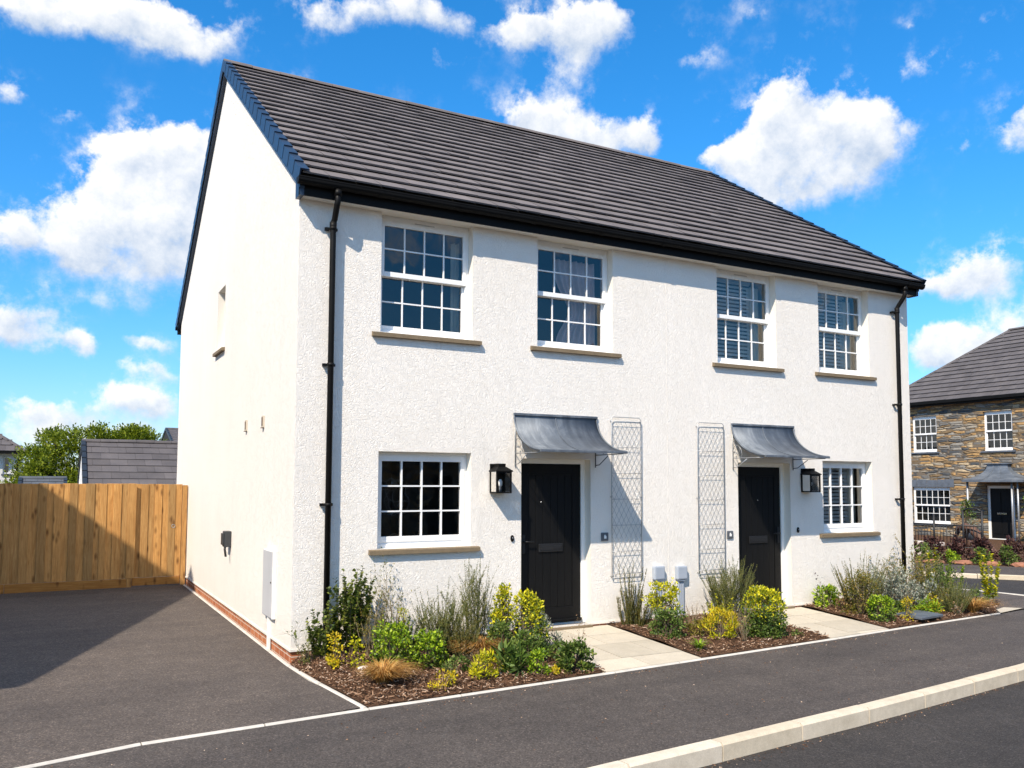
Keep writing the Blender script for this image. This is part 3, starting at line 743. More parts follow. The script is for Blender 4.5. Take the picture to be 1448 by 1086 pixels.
# gable wall (x = 0) with its slit window
def gable(mb, x, hole, flip):
    ys = [0., D/2, D]
    segs = sorted({0., D/2, D, *( [hole[0], hole[1]] if hole else [])})
    for a, b in zip(segs, segs[1:]):
        def poly(zlo, ztopa, ztopb):
            q = [(x,a,zlo),(x,a,ztopa),(x,b,ztopb),(x,b,zlo)]
            mb.quad(*(q if flip else q[::-1]))
        if hole and a >= hole[0]-1e-6 and b <= hole[1]+1e-6:
            poly(.14, hole[2], hole[2]); poly(hole[3], gable_top(a), gable_top(b))
        else: poly(.14, gable_top(a), gable_top(b))
gable(mb, 0., GW, False); gable(mb, W, None, True)
mb.quad((W,D,.14),(0,D,.14),(0,D,ZT),(W,D,ZT))
mb.quad((0,0,.14),(0,D,.14),(W,D,.14),(W,0,.14))
# drip edge above the plinth
mb.box((-.012,-.012,.135),(W+.012,-.0005,.16)); mb.box((-.012,-.0002,.135),(-.0005,D,.16))
mb.build('wall', M['render'], house)
for h in holes:
    rv = MB(); reveals(rv, h, .0005, .30); rv.build('reveal', M['reveal'], house)
rv = MB()
y0, y1, z0, z1 = GW
rv.quad((.0005,y0,z0),(.25,y0,z0),(.25,y0,z1),(.0005,y0,z1)); rv.quad((.0005,y1,z0),(.0005,y1,z1),(.25,y1,z1),(.25,y1,z0))
rv.quad((.0005,y0,z1),(.25,y0,z1),(.25,y1,z1),(.0005,y1,z1)); rv.quad((.0005,y0,z0),(.0005,y1,z0),(.25,y1,z0),(.25,y0,z0))
rv.build('reveal', M['reveal'], house)
jt = MB(); jt.box((5.174,-.0025,.16),(5.186,-.0008,5.14)); jt.build('movement_joint', M['render'], house)
pl = MB(); pl.box((.012,.012,-.2),(W-.012,D-.012,.14)); pl.build('plinth', M['brick'], house)
# rooms behind the glass
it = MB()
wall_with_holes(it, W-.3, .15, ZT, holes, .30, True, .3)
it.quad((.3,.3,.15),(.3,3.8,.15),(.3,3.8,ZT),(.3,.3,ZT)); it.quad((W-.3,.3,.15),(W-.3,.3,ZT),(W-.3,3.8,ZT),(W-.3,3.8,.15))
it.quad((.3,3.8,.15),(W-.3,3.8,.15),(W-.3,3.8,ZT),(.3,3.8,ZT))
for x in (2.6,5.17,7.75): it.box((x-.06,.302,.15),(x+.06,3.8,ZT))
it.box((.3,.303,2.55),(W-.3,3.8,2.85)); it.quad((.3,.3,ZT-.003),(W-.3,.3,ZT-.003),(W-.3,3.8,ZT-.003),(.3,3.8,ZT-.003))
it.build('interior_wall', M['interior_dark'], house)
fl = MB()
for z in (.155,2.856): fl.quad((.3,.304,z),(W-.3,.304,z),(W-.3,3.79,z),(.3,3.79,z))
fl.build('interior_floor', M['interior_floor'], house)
# eaves: soffit, fascia, gutter
sf = MB(); sf.box((-.0,-.157,5.142),(W-.0,-.001,5.152)); sf.build('soffit', M['soffit'], house)
for ya in (-.178, D+.158):
    fa = MB(); fa.box((-.058,ya,5.128),(W+.058,ya+.018,5.335)); fa.build('fascia', M['black_plastic'], house)
def gutter(x0, x1, y, name, yn=-1):
    g = MB(); prof = []
    for k in range(9):
        an = PI+PI*k/8
        prof.append((math.cos(an)*.056, math.sin(an)*.062))
    prof = [(-.060,.036),(-.060,.026)]+[(a, b+.02) for a, b in prof]+[(.060,.026),(.060,.036)]
    inn = [(a*.90, b*.90+.008) for a, b in prof[::-1]]
    pp = prof+inn; n = len(pp); vs = []
    for x in (x0, x1):
        for a, b in pp: vs.append((x, y+yn*a, 5.268+b))
    fs = [(i, (i+1) % n, (i+1) % n+n, i+n) for i in range(n)]
    g.add(vs, fs)
    for x in (x0, x1):       # stop ends
        g.add([(x, y+yn*a, 5.268+b) for a, b in prof], [tuple(range(len(prof)))])
    k = x0+.95
    while k < x1:            # brackets / unions
        m2 = [(a*1.10, b*1.08-.003) for a, b in prof]; vs = []
        for x in (k-.03, k+.03):
            for a, b in m2: vs.append((x, y+yn*a, 5.268+b))
        nn = len(m2); g.add(vs, [(i, i+1, i+1+nn, i+nn) for i in range(nn-1)]); k += 1.02
    return g.build(name, M['black_plastic'], house)
gutter(-.09, W+.09, -.238, 'gutter', 1); gutter(-.09, W+.09, D+.238, 'gutter', -1)
# roof
SL = math.hypot(D/2+.27, (D/2+.27)*.6846); ROWS = 20; G = SL/ROWS
c_, s_ = math.cos(PIT), math.sin(PIT)
roof = MB()
tiled_slope(roof, (-.05,-.27,5.325), (1,0,0), (0,c_,s_), (0,-s_,c_), W+.10, ROWS, G, .30)
tiled_slope(roof, (-.05,D+.27,5.325), (1,0,0), (0,-c_,s_), (0,s_,c_), W+.10, ROWS, G, .30)
rf = roof.build('roof', M['tile'], house)
un = MB()
for sg in (0, 1):
    ya = -.22 if sg == 0 else D+.22; nn = -1 if sg == 0 else 1
    un.add([(-.045,ya,5.355),(W+.045,ya,5.355),(W+.045,D/2,ridge_z-.012),(-.045,D/2,ridge_z-.012),(-.045,ya,5.305),(W+.045,ya,5.305),(W+.045,D/2,ridge_z-.08),(-.045,D/2,ridge_z-.08)],
           [(0,1,2,3),(7,6,5,4),(0,3,7,4),(1,5,6,2),(0,4,5,1)])
un.build('roof_underlay', M['tile_under'], rf)
rt = MB(); ridge_tiles(rt, (-.08,D/2,ridge_z+.03), (W+.08,D/2,ridge_z+.03)); rt.build('ridge_tile', M['tile'], rf)
for xo, xd in ((-.082,1),(W+.082,-1)):
    for yo, k in ((-.28,1),(D+.28,-1)):
        vc = MB(); verge_caps(vc, (xo,yo,5.325), (0,k*c_,s_), (0,-k*s_,c_), (xd,0,0), ROWS, G); vc.build('verge_cap', M['verge'], rf)
# barge board hugging the gable under the caps, and the boxed eaves ends
for xa, xb in ((-.058,-.002),(W+.002,W+.058)):
    for ya, yb in ((-.2,D/2),(D+.2,D/2)):
        bg = MB()
        za = 5.33+.06*.6846+.03-.03; zb = ridge_z-.03
        bg.add([(xa,ya,za-.17),(xb,ya,za-.17),(xb,yb,zb-.17),(xa,yb,zb-.17),(xa,ya,za-.02),(xb,ya,za-.02),(xb,yb,zb-.02),(xa,yb,zb-.02)],
               [(0,3,2,1),(4,5,6,7),(0,1,5,4),(1,2,6,5),(2,3,7,6),(3,0,4,7)])
        bg.build('barge_board', M['verge'], house)
for xa in (-.052, W+.002):
    be = MB(); be.add([(xa,-.185,5.126),(xa+.05,-.185,5.126),(xa+.05,-.001,5.126),(xa,-.001,5.126),(xa,-.185,5.375),(xa+.05,-.185,5.375),(xa+.05,-.001,5.50),(xa,-.001,5.50)],
           [(0,3,2,1),(4,5,6,7),(0,1,5,4),(1,2,6,5),(2,3,7,6),(3,0,4,7)]); be.build('eaves_box_end', M['verge'], house)
# downpipes with swan necks and clips
for x, sw in ((.36,.0),(9.97,.0)):
    p = MB(); nx = x+.004
    p.tube([(nx,-.238,5.23),(nx,-.238,5.10),(nx-.005,-.225,5.06),(x+.01,-.105,4.93),(x,-.085,4.89),(x,-.085,4.70),(x,-.085,.02)], .034, 14)
    p.tube([(x,-.085,4.82),(x,-.085,4.90)], .040, 14); p.tube([(nx,-.238,5.16),(nx,-.238,5.23)], .042, 14)
    pp = p.build('downpipe', M['pipe_black'], house)
    for z in (4.83,3.28,1.72):
        cmb = MB(); cmb.tube([(x,-.085,z-.018),(x,-.085,z+.018)], .041, 14); cmb.box((x-.075,-.06,z-.014),(x-.03,-.0005,z+.014)); cmb.box((x+.03,-.06,z-.014),(x+.06,-.0005,z+.014)); cmb.box((x-.085,-.055,z-.012),(x-.03,-.035,z+.012))
        cmb.build('pipe_clip', M['pipe_black'], pp)
# windows
for i, (a, b) in enumerate(WIN_U):
    if i == 0:
        wu = sash_window(house, b-a, 5.15-3.72); w_ = wu
    else: w_ = copy_tree(wu, house)
    w_.location = (a, 0, 3.72)
    w_.scale = ((b-a)/(WIN_U[0][1]-WIN_U[0][0]), 1, 1)
for i, (a, b) in enumerate(WIN_G):
    if i == 0:
        wg = casement(house, b-a, 2.327-1.205); w_ = wg
    else: w_ = copy_tree(wg, house)
    w_.location = (a, 0, 1.205); w_.scale = ((b-a)/(WIN_G[0][1]-WIN_G[0][0]), 1, 1)
gw = MB(); rect_frame(gw, 0, 0, .66, 1.01, .06, .06, .08, .06, .13, .20); gwo = gw.build('window', M['upvc'], house)
g = MB(); pane(g, .055, .075, .605, .955, .16); g.build('pane', M['glass'], gwo); make_sill(gwo, .66, .13, ov=.09)
gwo.rotation_euler = (0,0,-PI/2); gwo.location = (0,GW[1],GW[2])
# doors
def make_door(mirror):
    w, h = 1.042, 2.135; rec = .135; mx = (lambda x: w-x) if mirror else (lambda x: x)
    f = MB(); rect_frame(f, 0, 0, w, h, .058, .058, .03, .058, rec, rec+.09)
    fr = f.build('door_frame', M['door_frame'], house)
    d = MB(); d.box((.06,rec+.035,.032),(w-.06,rec+.08,h-.06))
    def bx(x0, x1, z0, z1, ya, yb, r=.004):
        p, q = sorted((mx(x0), mx(x1))); d.bevbox((p, rec+ya, z0), (q, rec+yb, z1), r)
    # raised stiles and rails round tongue-and-groove boards
    bx(.062,.185,.034,h-.062,.018,.034); bx(w-.185,w-.062,.034,h-.062,.018,.034)
    bx(.186,w-.186,h-.20,h-.062,.018,.034); bx(.186,w-.186,.034,.23,.018,.034)
    n = 6
    for k in range(n):
        a = .188+(w-.376)*k/n; b = .188+(w-.376)*(k+1)/n; bx(a+.002, b-.002, .232, h-.202, .024, .034, .004)
    do = d.build('door', M['door_black'], fr)
    l = MB()
    p, q = .34, w-.34
    l.bevbox((p,rec+.006,.94),(q,rec+.023,1.045),.006); l.bevbox((p+.02,rec+.0,.965),(q-.02,rec+.0055,1.02),.004)
    l.build('letter_plate', M['iron'], fr)
    hnd = MB(); hx = mx(.115)
    hnd.bevbox((hx-.02,rec+.004,.93),(hx+.02,rec+.0175,1.17),.006); sg = 1 if not mirror else -1
    hnd.tube([(hx,rec-.03,1.08),(hx+sg*.05,rec-.035,1.08),(hx+sg*.13,rec-.03,1.075)], .009, 8); hnd.tube([(hx,rec+.006,1.08),(hx,rec-.03,1.08)], .011, 8)
    hnd.build('handle', M['iron'], fr)
    sp = MB(); sp.tube([(w/2-.14 if not mirror else w/2,rec+.012,1.58),(w/2-.14 if not mirror else w/2,rec+.0235,1.58)], .009, 10); sp.build('spyhole', M['chrome'], fr)
    wb = MB(); wb.bevbox((.06,rec-.02,.035),(w-.06,rec+.0175,.075),.006); wb.build('weather_bar', M['door_black'], fr)
    th = MB(); th.bevbox((-.0,-.05,-.045),(w+.0,rec+.10,-.002),.006); th.build('threshold', M['sill_stone'], fr)
    return fr
for i, (a, b) in enumerate(DOORS):
    dr = make_door(i == 1); dr.location = (a+.001, 0, .14); dr.scale = ((b-a-.002)/1.042, 1, 1)
# door canopies: concave zinc sheet on scrolled iron brackets
def make_canopy():
    n = 14; prof = []
    for k in range(n+1):
        u = k/n; an = u*PI/2*.93
        prof.append((-.012-.66*(1-math.cos(an))/(1-math.cos(PI/2*.93)), 2.822-.465*math.sin(an)/math.sin(PI/2*.93)))
    m = MB(); L = 1.25
    top = prof; bot = [(y+.004, z-.014) for y, z in prof]
    vs = []
    for x in (0., L):
        for y, z in top: vs.append((x,y,z))
        for y, z in bot: vs.append((x,y,z))
    q = n+1; fs = []
    for k in range(n):
        fs.append((k, k+1, 2*q+k+1, 2*q+k)); fs.append((q+k+1, q+k, 3*q+k, 3*q+k+1))
        fs.append((k+1, k, q+k, q+k+1)); fs.append((2*q+k, 2*q+k+1, 3*q+k+1, 3*q+k))
    m.add(vs, fs, True)
    can = m.build('door_canopy', M['zinc'], house)
    f = MB(); f.bevbox((-.004,-.032,2.815),(L+.004,-.001,2.845),.004); f.build('canopy_flashing', M['zinc'], can)
    yf, zf = prof[-1]; f = MB(); f.bevbox((-.006,yf-.022,zf-.022),(L+.006,yf+.006,zf+.010),.005)
    f.build('canopy_lip', M['zinc'], can)
    for sx_, sr in ((L*.49,.007),(.003,.011),(L-.003,.011)):
        sm = MB(); sm.tube([(sx_, y-.002, z+.005) for y, z in prof], sr, 6); sm.build('canopy_seam', M['zinc'], can)
    for x in (.02, L-.02):
        b = MB(); b.tube([(x,-.012,2.80),(x,-.012,2.17)], .006, 8); b.tube([(x,-.012,2.335),(x,-.63,2.335)], .0055, 8)
        b.tube([(x,-.012,2.20),(x,-.10,2.205),(x,-.30,2.32)], .0055, 8)
        b.tube([(x, -.10+.075*math.cos(t_*.42)*(1-.03*t_), 2.455+.075*math.sin(t_*.42)*(1-.03*t_)) for t_ in range(17)], .004, 6)
        b.tube([(x,-.02,2.62),(x,-.07,2.60),(x,-.16,2.50),(x,-.20,2.40),(x,-.19,2.345)], .004, 6)
        b.build('canopy_bracket', M['iron'] if x > .5 else M['steel'], can)
    return can
cn = make_canopy(); cn.location = (2.735,0,0)
c2 = copy_tree(cn, house); c2.location = (6.345,0,0)

# ------------------------------------------------------------------ things fixed to the house
def lantern(x, label):
    e = empty('wall_lantern', (x,0,1.84), label, 'wall lantern', 'black lanterns beside the front doors')
    b = MB(); w = .105
    b.bevbox((-.095,-.014,.0),(.095,-.0008,.36),.003)
    b.bevbox((-w,-.205,.0),(w,-.016,.016),.003)
    for px in (-w+.009, w-.009):
        for py in (-.196,-.026): b.box((px-.009,py-.009,.016),(px+.009,py+.009,.262))
    for py in (-.205,): b.box((-w+.018,py,.245),(w-.018,py+.016,.262))
    # hipped lid and vent
    b.add([(-w-.012,-.218,.262),(w+.012,-.218,.262),(w+.012,-.015,.262),(-w-.012,-.015,.262),(-w-.012,-.218,.275),(w+.012,-.218,.275),(w+.012,-.015,.275),(-w-.012,-.015,.275),(-.05,-.15,.325),(.05,-.15,.325),(.05,-.015,.325),(-.05,-.015,.325)],
          [(3,2,1,0),(0,1,5,4),(1,2,6,5),(2,3,7,6),(3,0,4,7),(4,5,9,8),(5,6,10,9),(6,7,11,10),(7,4,8,11),(8,9,10,11)])
    b.bevbox((-.05,-.15,.3255),(.05,-.016,.362),.004)
    b.build('body', M['black_plastic'], e)
    g = MB()
    g.quad((-w+.018,-.198,.018),(w-.018,-.198,.018),(w-.018,-.198,.244),(-w+.018,-.198,.244))
    for px in (-w+.007, w-.007): g.quad((px,-.188,.018),(px,-.034,.018),(px,-.034,.26),(px,-.188,.26))
    g.build('glass', M['lamp_glass'], e)
    l = MB(); l.tube([(0,-.10,.016),(0,-.10,.075)], .018, 10); l.build('bulb_holder', M['plate_grey'], e)
    u = MB(); u.tube([(0,-.10,.076),(0,-.10,.10),(0,-.10,.14),(0,-.10,.165),(0,-.10,.172)], [.012,.024,.026,.016,.004], 12); u.build('bulb', M['lead_light'], e)
    return e
lantern(2.50, 'black wall lantern between the left ground floor window and its door')
lantern(7.84, 'black wall lantern in the canopy shade right of the right-hand door')
def trellis(x0, z0, label):
    e = empty('wall_trellis', (x0,0,z0), label, 'trellis', 'grey wire trellises on the white wall')
    w, h = .485, 2.13; y = -.036
    f = MB()
    f.tube([(0,y,0),(0,y,h-.03),(.03,y,h),(w-.03,y,h),(w,y,h-.03),(w,y,0)], .0052, 8)
    for k in range(7):
        z = .0+(h-.06)*k/6; f.tube([(0,y-.004,z),(w,y-.004,z)], .0035, 6)
    f.tube([(0,y-.004,.05),(w,y-.004,.05)], .004, 6)
    for x in (0, w):
        for z in (.02, h*.5, h-.05): f.tube([(x,y,z),(x,-.0008,z)], .006, 6)
    f.build('frame', M['steel'], e)
    m = MB(); p = .078; ht = h-.06; sl = 1.75
    for sgn in (1,-1):
        k = -40
        while k < 60:
            # line x = k*p + sgn*z/sl clipped to the frame
            pts = []
            for z in (0., ht):
                pts.append((k*p+sgn*z/sl, z))
            (xa, za), (xb, zb) = pts
            t0, t1 = 0., 1.
            dx = xb-xa
            for lo, hi in ((0., w),):
                ta, tb = (lo-xa)/dx, (hi-xa)/dx
                if ta > tb: ta, tb = tb, ta
                t0, t1 = max(t0, ta), min(t1, tb)
            if t1-t0 > .004:
                yy = y+(.003 if sgn > 0 else -.002)
                m.tube([(xa+dx*t0,yy,za+(zb-za)*t0),(xa+dx*t1,yy,za+(zb-za)*t1)], .0023, 4, False)
            k += 1
    m.build('mesh', M['steel'], e)
trellis(4.205, .72, 'grey diamond wire trellis right of the left-hand door, partly in canopy shade')
trellis(5.685, .70, 'grey diamond wire trellis left of the right-hand door, fully sunlit')
def util(x, z0, label):
    e = empty('cable_box', (x,0,0), label, 'cable box', 'grey cable boxes between the doors')
    b = MB(); b.bevbox((0,-.075,z0),(.172,-.0008,z0+.185),.018); b.box((.03,-.06,z0-.02),(.14,-.002,z0)); b.build('cover', M['grey_plastic'], e)
    c = MB()
    for k in range(3): c.bevbox((.038+k*.034,-.038,.02),(.066+k*.034,-.0008,z0-.001),.006)
    c.build('conduit', M['grey_plastic'], e)
util(4.885, .66, 'light grey cable box nearer the left-hand trellis, with conduits to the ground')
util(5.278, .645, 'light grey cable box nearer the right-hand trellis, with conduits to the ground')
def plate(x, z, label):
    e = empty('bell_plate', (x,0,z), label, 'bell push', 'square bell plates')
    b = MB(); b.bevbox((-.055,-.022,-.055),(.055,-.0008,.055),.008); b.build('plate', M['plate_grey'], e)
    c = MB(); c.bevbox((-.018,-.030,-.024),(.018,-.0225,.012),.004); c.tube([(-.004,-.022,.018),(-.004,-.028,.018)], .010, 8); c.build('button', M['lead_light'], e)
plate(4.105, 1.262, 'square dark bell plate with pale button, right of the left-hand door')
plate(6.29, 1.232, 'square grey bell plate with pale button, left of the right-hand door')
def keyhole(x, z, label):
    e = empty('oval_doorbell', (x,0,z), label, 'doorbell', 'oval doorbells')
    pts = []
    b = MB(); vs = []; n = 16
    for yy, s in ((-.0008,1.),(-.014,1.),(-.02,.75)):
        for k in range(n): vs.append((.024*s*math.cos(2*PI*k/n), yy, .042*s*math.sin(2*PI*k/n)))
    fs = [(j*n+k, j*n+(k+1) % n, (j+1)*n+(k+1) % n, (j+1)*n+k) for j in range(2) for k in range(n)]+[tuple(range(2*n, 3*n))]
    b.add(vs, fs); b.build('body', M['black_plastic'], e)
    c = MB(); c.tube([(.0,-.02,.006),(.0,-.026,.006)], .009, 10); c.build('button', M['chrome'], e)
keyhole(2.72, 1.278, 'small oval black doorbell left of the left-hand door')
keyhole(7.66, 1.268, 'small oval black doorbell right of the right-hand door')
# meter cupboard, charger and vents on the gable
e = empty('meter_box', (0,.72,.38), 'tall pale grey meter cupboard low on the gable wall', 'meter box')
b = MB(); b.bevbox((-.045,0,0),(-.0008,.49,.785),.006); b.build('cabinet', M['meter_white'], e)
b = MB(); b.bevbox((-.053,.012,.012),(-.0455,.478,.773),.003); b.build('door', M['meter_grey'], e)
b = MB(); b.tube([(-.054,.04,.42),(-.0605,.04,.42)], .011, 8); b.build('lock', M['iron'], e)
b = MB(); b.bevbox((-.040,.22,-.385),(-.001,.26,-.001),.004); b.build('conduit', M['meter_white'], e)
e = empty('outdoor_socket', (0,3.55,1.02), 'black weatherproof power socket with a dangling lead on the gable wall', 'socket')
b = MB(); b.bevbox((-.10,0,0),(-.0008,.17,.23),.012); b.bevbox((-.125,.012,.03),(-.1005,.158,.20),.01); b.build('housing', M['dark_socket'], e)
b = MB(); b.tube([(-.08,.05,.0),(-.085,.04,-.03),(-.07,.03,-.14)], .016, 8); b.build('lead', M['iron'], e)
for y, z, lb in ((2.65,2.665,'small beige wall vent on the gable, the one nearer the fence'),(1.59,2.655,'small beige wall vent on the gable, the one nearer the front')):
    e = empty('wall_vent', (0,y,z), lb, 'vent', 'small vents on the gable')
    b = MB(); b.bevbox((-.02,-.045,0),(-.0008,.045,.15),.004); b.build('cover', M['beige_plastic'], e)
    b = MB(); b.box((-.0235,-.03,.02),(-.0205,.03,.13)); b.box((-.035,-.035,-.008),(-.003,.035,.0)); b.build('grille', M['bark'], e)
# blinds, curtains and a wire ornament inside
def blind(x0, x1, z0, z1, y, label, tilt=1.0):
    mb = MB(); z = z0
    while z < z1:
        dz = .022*math.sin(tilt); dy = .024*math.cos(tilt)
        mb.add([(x0,y-dy,z-dz),(x1,y-dy,z-dz),(x1,y+dy,z+dz),(x0,y+dy,z+dz),(x0,y-dy,z-dz+.003),(x1,y-dy,z-dz+.003),(x1,y+dy,z+dz+.003),(x0,y+dy,z+dz+.003)],
               [(0,3,2,1),(4,5,6,7),(0,1,5,4),(1,2,6,5),(2,3,7,6),(3,0,4,7)])
        z += .058
    mb.box((x0-.01,y-.03,z1),(x1+.01,y+.03,z1+.045))
    for fx in (.18,.82): mb.tube([(x0+(x1-x0)*fx,y-.03,z0-.02),(x0+(x1-x0)*fx,y-.03,z1)], .002, 4)
    tag(mb.build('venetian_blind', M['blind']), label, 'blind', 'venetian blinds')
blind(6.17,7.02,3.80,5.02,.30,'grey slatted blind in the third upper window from the gable')
blind(8.26,9.10,3.80,5.02,.30,'grey slatted blind in the upper window nearest the right downpipe')
blind(8.29,9.12,1.33,2.22,.30,'grey slatted blind in the ground floor window by the right lantern')
def curtain(x0, x1, z0, z1, y, label, mat='curtain', tie=0., folds=7, amp=.028):
    mb = MB(); n = 60; m = 14; vs = []
    for j in range(m+1):
        v = j/m; zz = z0+(z1-z0)*v
        pinch = 1-tie*math.exp(-((v-.45)/.22)**2)
        for i in range(n+1):
            u = i/n; xx = x1-(x1-x0)*(1-u)*pinch
            vs.append((xx, y+amp*math.sin(u*folds*2*PI+v*.7)+.008*math.sin(u*31), zz))
    fs = [(j*(n+1)+i, j*(n+1)+i+1, (j+1)*(n+1)+i+1, (j+1)*(n+1)+i) for j in range(m) for i in range(n)]
    k = len(vs); vs += [(a, b_+.004, c) for a, b_, c in vs]; fs += [tuple(q+k for q in reversed(f)) for f in fs]
    mb.add(vs, fs, True); tag(mb.build('curtain', M[mat]), label, 'curtain', 'curtains behind the upper windows')
curtain(3.55,4.20,3.74,5.0,.35,'dusky pink curtain in the second upper window from the gable', tie=.35)
curtain(2.02,2.13,3.74,5.0,.35,'narrow pale curtain at the right of the upper window nearest the gable', 'curtain_cream', folds=2)
curtain(7.05,7.26,3.74,5.0,.35,'cream curtain beside the blind in the third upper window from the gable', 'curtain_cream', folds=3)
curtain(9.12,9.34,3.74,5.0,.35,'cream curtain beside the blind in the upper window nearest the right downpipe', 'curtain_cream', folds=3)
curtain(9.14,9.34,1.225,2.3,.35,'cream curtain in the ground floor window by the right lantern', 'curtain_cream', folds=3)
sb = MB(); sb.box((.98,.22,1.19),(2.14,.48,1.222)); sb.build('window_board', M['upvc'], house)
o = MB(); o.tube([(1.30+.10*math.cos(k*PI/12),.34,1.224+.13*math.sin(k*PI/12)) for k in range(13)], .004, 6); tag(o.build('wire_hoop', M['gilt']), 'thin brass wire hoop standing inside the left ground floor window', 'ornament')
o = MB(); 
for dx in (-.035,.0,.04): o.tube([(1.60,.34,1.223),(1.60+dx*.6,.34,1.29),(1.60+dx*1.5,.335,1.36)], [.005,.004,.002], 6)
tag(o.build('twig_ornament', M['gilt']), 'small branching brass ornament inside the left ground floor window', 'ornament')

# ------------------------------------------------------------------ timber fence and gate
FY = 8.1
e = empty('timber_fence', (-1.,FY,0), 'tall closeboard timber fence across the back of the drive', 'fence')
b = MB(); x = -6.4; flip = False
while x < -.06:
    w = R.uniform(.100,.150); zz = 1.925+R.uniform(-.006,.006)
    flip = not flip; k_ = .014 if flip else 0.; b.bevbox((x,-.034+k_+R.uniform(-.003,.003),.165),(x+w+.005,-.016+k_,zz),.006); x += w-.004
b.build('boards', M['fence_wood'], e)
b = MB(); b.bevbox((-6.5,-.034,.0),(-2.,-.002,.162),.006); b.bevbox((-1.995,-.034,.0),(-.045,-.002,.162),.006); b.build('gravel_board', M['fence_rail'], e)
b = MB()
for z in (.35,1.0,1.7): b.box((-6.4,.0,z),(-.05,.06,z+.09))
b.build('rail', M['fence_rail'], e)
for x in (-.042,-3.0,-6.): 
    p = MB(); p.bevbox((x,-.03 if x > -.1 else .002,-.2),(x+.085,.10,1.93),.005); p.build('post', M['fence_wood'], e)
e = empty('garden_gate', (-.95,FY+.05,0), 'boarded timber garden gate beside the gable wall', 'gate')
b = MB(); x = .0
while x < .80:
    w = min(.122, .84-x); flip = not flip; k_ = .014 if flip else 0.; b.bevbox((x,-.034+k_+R.uniform(-.003,.003),.17),(x+w+.005,-.016+k_,1.92+R.uniform(-.004,.004)),.006); x += w-.002
b.build('boards', M['fence_wood'], e)
b = MB(); b.bevbox((.0,-.032,.02),(.84,-.002,.165),.005); b.build('bottom_rail', M['fence_rail'], e)
b = MB(); b.bevbox((.852,-.06,-.2),(.935,.05,1.90),.005); b.build('gate_post', M['fence_wood'], e)
b = MB(); rg = [(.70+.03*math.cos(k*PI/8),-.032,1.12+.03*math.sin(k*PI/8)) for k in range(17)]; b.tube(rg, .006, 6); b.bevbox((.685,-.028,1.10),(.715,-.0225,1.16),.002); b.build('latch', M['steel'], e)

# ------------------------------------------------------------------ plants
def leaf(mb, p, d, n, L, Wd, fold=.15):
    """small folded leaf at p pointing along d"""
    d = d.normalized(); s = d.cross(n)
    if s.length < 1e-4: s = d.orthogonal()
    s.normalize(); u = s.cross(d)
    a = p; b = p+d*L*.45+s*Wd*.5+u*fold*Wd; c = p+d*L; e_ = p+d*L*.45-s*Wd*.5+u*fold*Wd
    mb.add([a, b, c, e_], [(0,1,2),(0,2,3)])
def rv3(r): 
    while True:
        v = Vector((r.uniform(-1,1), r.uniform(-1,1), r.uniform(-1,1)))
        if .05 < v.length < 1: return v.normalized()
def plant_empty(name, x, y, label, cat, group=None, z=None):
    return empty(name, (x, y, soil_z(x, y) if z is None else z), label, cat, group)
def shrub(name, x, y, label, rx, ry, h, n, L, Wd, mat, cat='shrub', clumps=14, z0=.12, up=.35, stems=True, sh='mound', stemm='bark', seed=0, flowers=None, group=None, z=None, cr=.42, mat2=None, split=.5):
    r = random.Random(seed+int(x*97+y*31))
    e = plant_empty(name, x, y, label, cat, group, z)
    cs = []
    for k in range(clumps):
        an = r.uniform(0, 2*PI); v = r.random()
        zc = z0*h+(h*(1-z0))*(v**.8)*.88
        tt = (zc/h)
        rad = {'mound': math.sqrt(max(0, 1-(tt*.92)**2)), 'column': (1-.55*tt), 'globe': math.sqrt(max(.05, 1-((tt-.5)*1.9)**2)), 'cone': 1-.85*tt}[sh]
        q = r.uniform(.35,1.)**.5*.8
        cs.append((Vector((rx*rad*q*math.cos(an), ry*rad*q*math.sin(an), zc)), r.uniform(.65,1.2)))
    cs.append((Vector((0,0,h*.86)), .8))
    if z0 < .2:
        for k in range(max(3, clumps//4)):
            an = r.uniform(0, 2*PI); cs.append((Vector((rx*.55*math.cos(an), ry*.55*math.sin(an), h*.10)), .9))
    n = int(n*1.7); L *= .84; Wd *= .86
    f = MB(); f2 = MB(); cl = cr*min(rx, ry, h*.5)
    for i in range(n):
        c, s = cs[r.randrange(len(cs))]
        d = rv3(r); rad = cl*s*r.random()**.45
        p = c+Vector((d.x*rad, d.y*rad, d.z*rad*.8))
        if p.z < .01: p.z = r.uniform(.01,.06)
        dirn = (d+Vector((0,0,up))+rv3(r)*.5)
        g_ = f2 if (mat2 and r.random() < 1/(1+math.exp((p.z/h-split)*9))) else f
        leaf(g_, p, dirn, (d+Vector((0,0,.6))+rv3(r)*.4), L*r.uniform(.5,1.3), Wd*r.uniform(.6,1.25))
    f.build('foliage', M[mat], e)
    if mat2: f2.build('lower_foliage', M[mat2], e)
    if stems:
        s = MB()
        for c, q in cs:
            b0 = Vector((r.uniform(-.03,.03), r.uniform(-.03,.03), -.02))
            s.tube([b0, c*.5+Vector((r.uniform(-.02,.02), r.uniform(-.02,.02), .02)), c], [.008,.005,.002], 5, False)
        s.build('stems', M[stemm], e)
    if flowers:
        fm, fn, fs = flowers; g = MB()
        for k in range(fn):
            c, s = cs[r.randrange(len(cs))]; d = rv3(r); d.z = abs(d.z)
            p = c+d*cl*s*1.02
            for q in range(5):
                an = q*2*PI/5; leaf(g, p, Vector((math.cos(an), math.sin(an), .35)), Vector((0,0,1)), fs, fs*.8)
        g.build('flowers', M[fm], e)
    return e
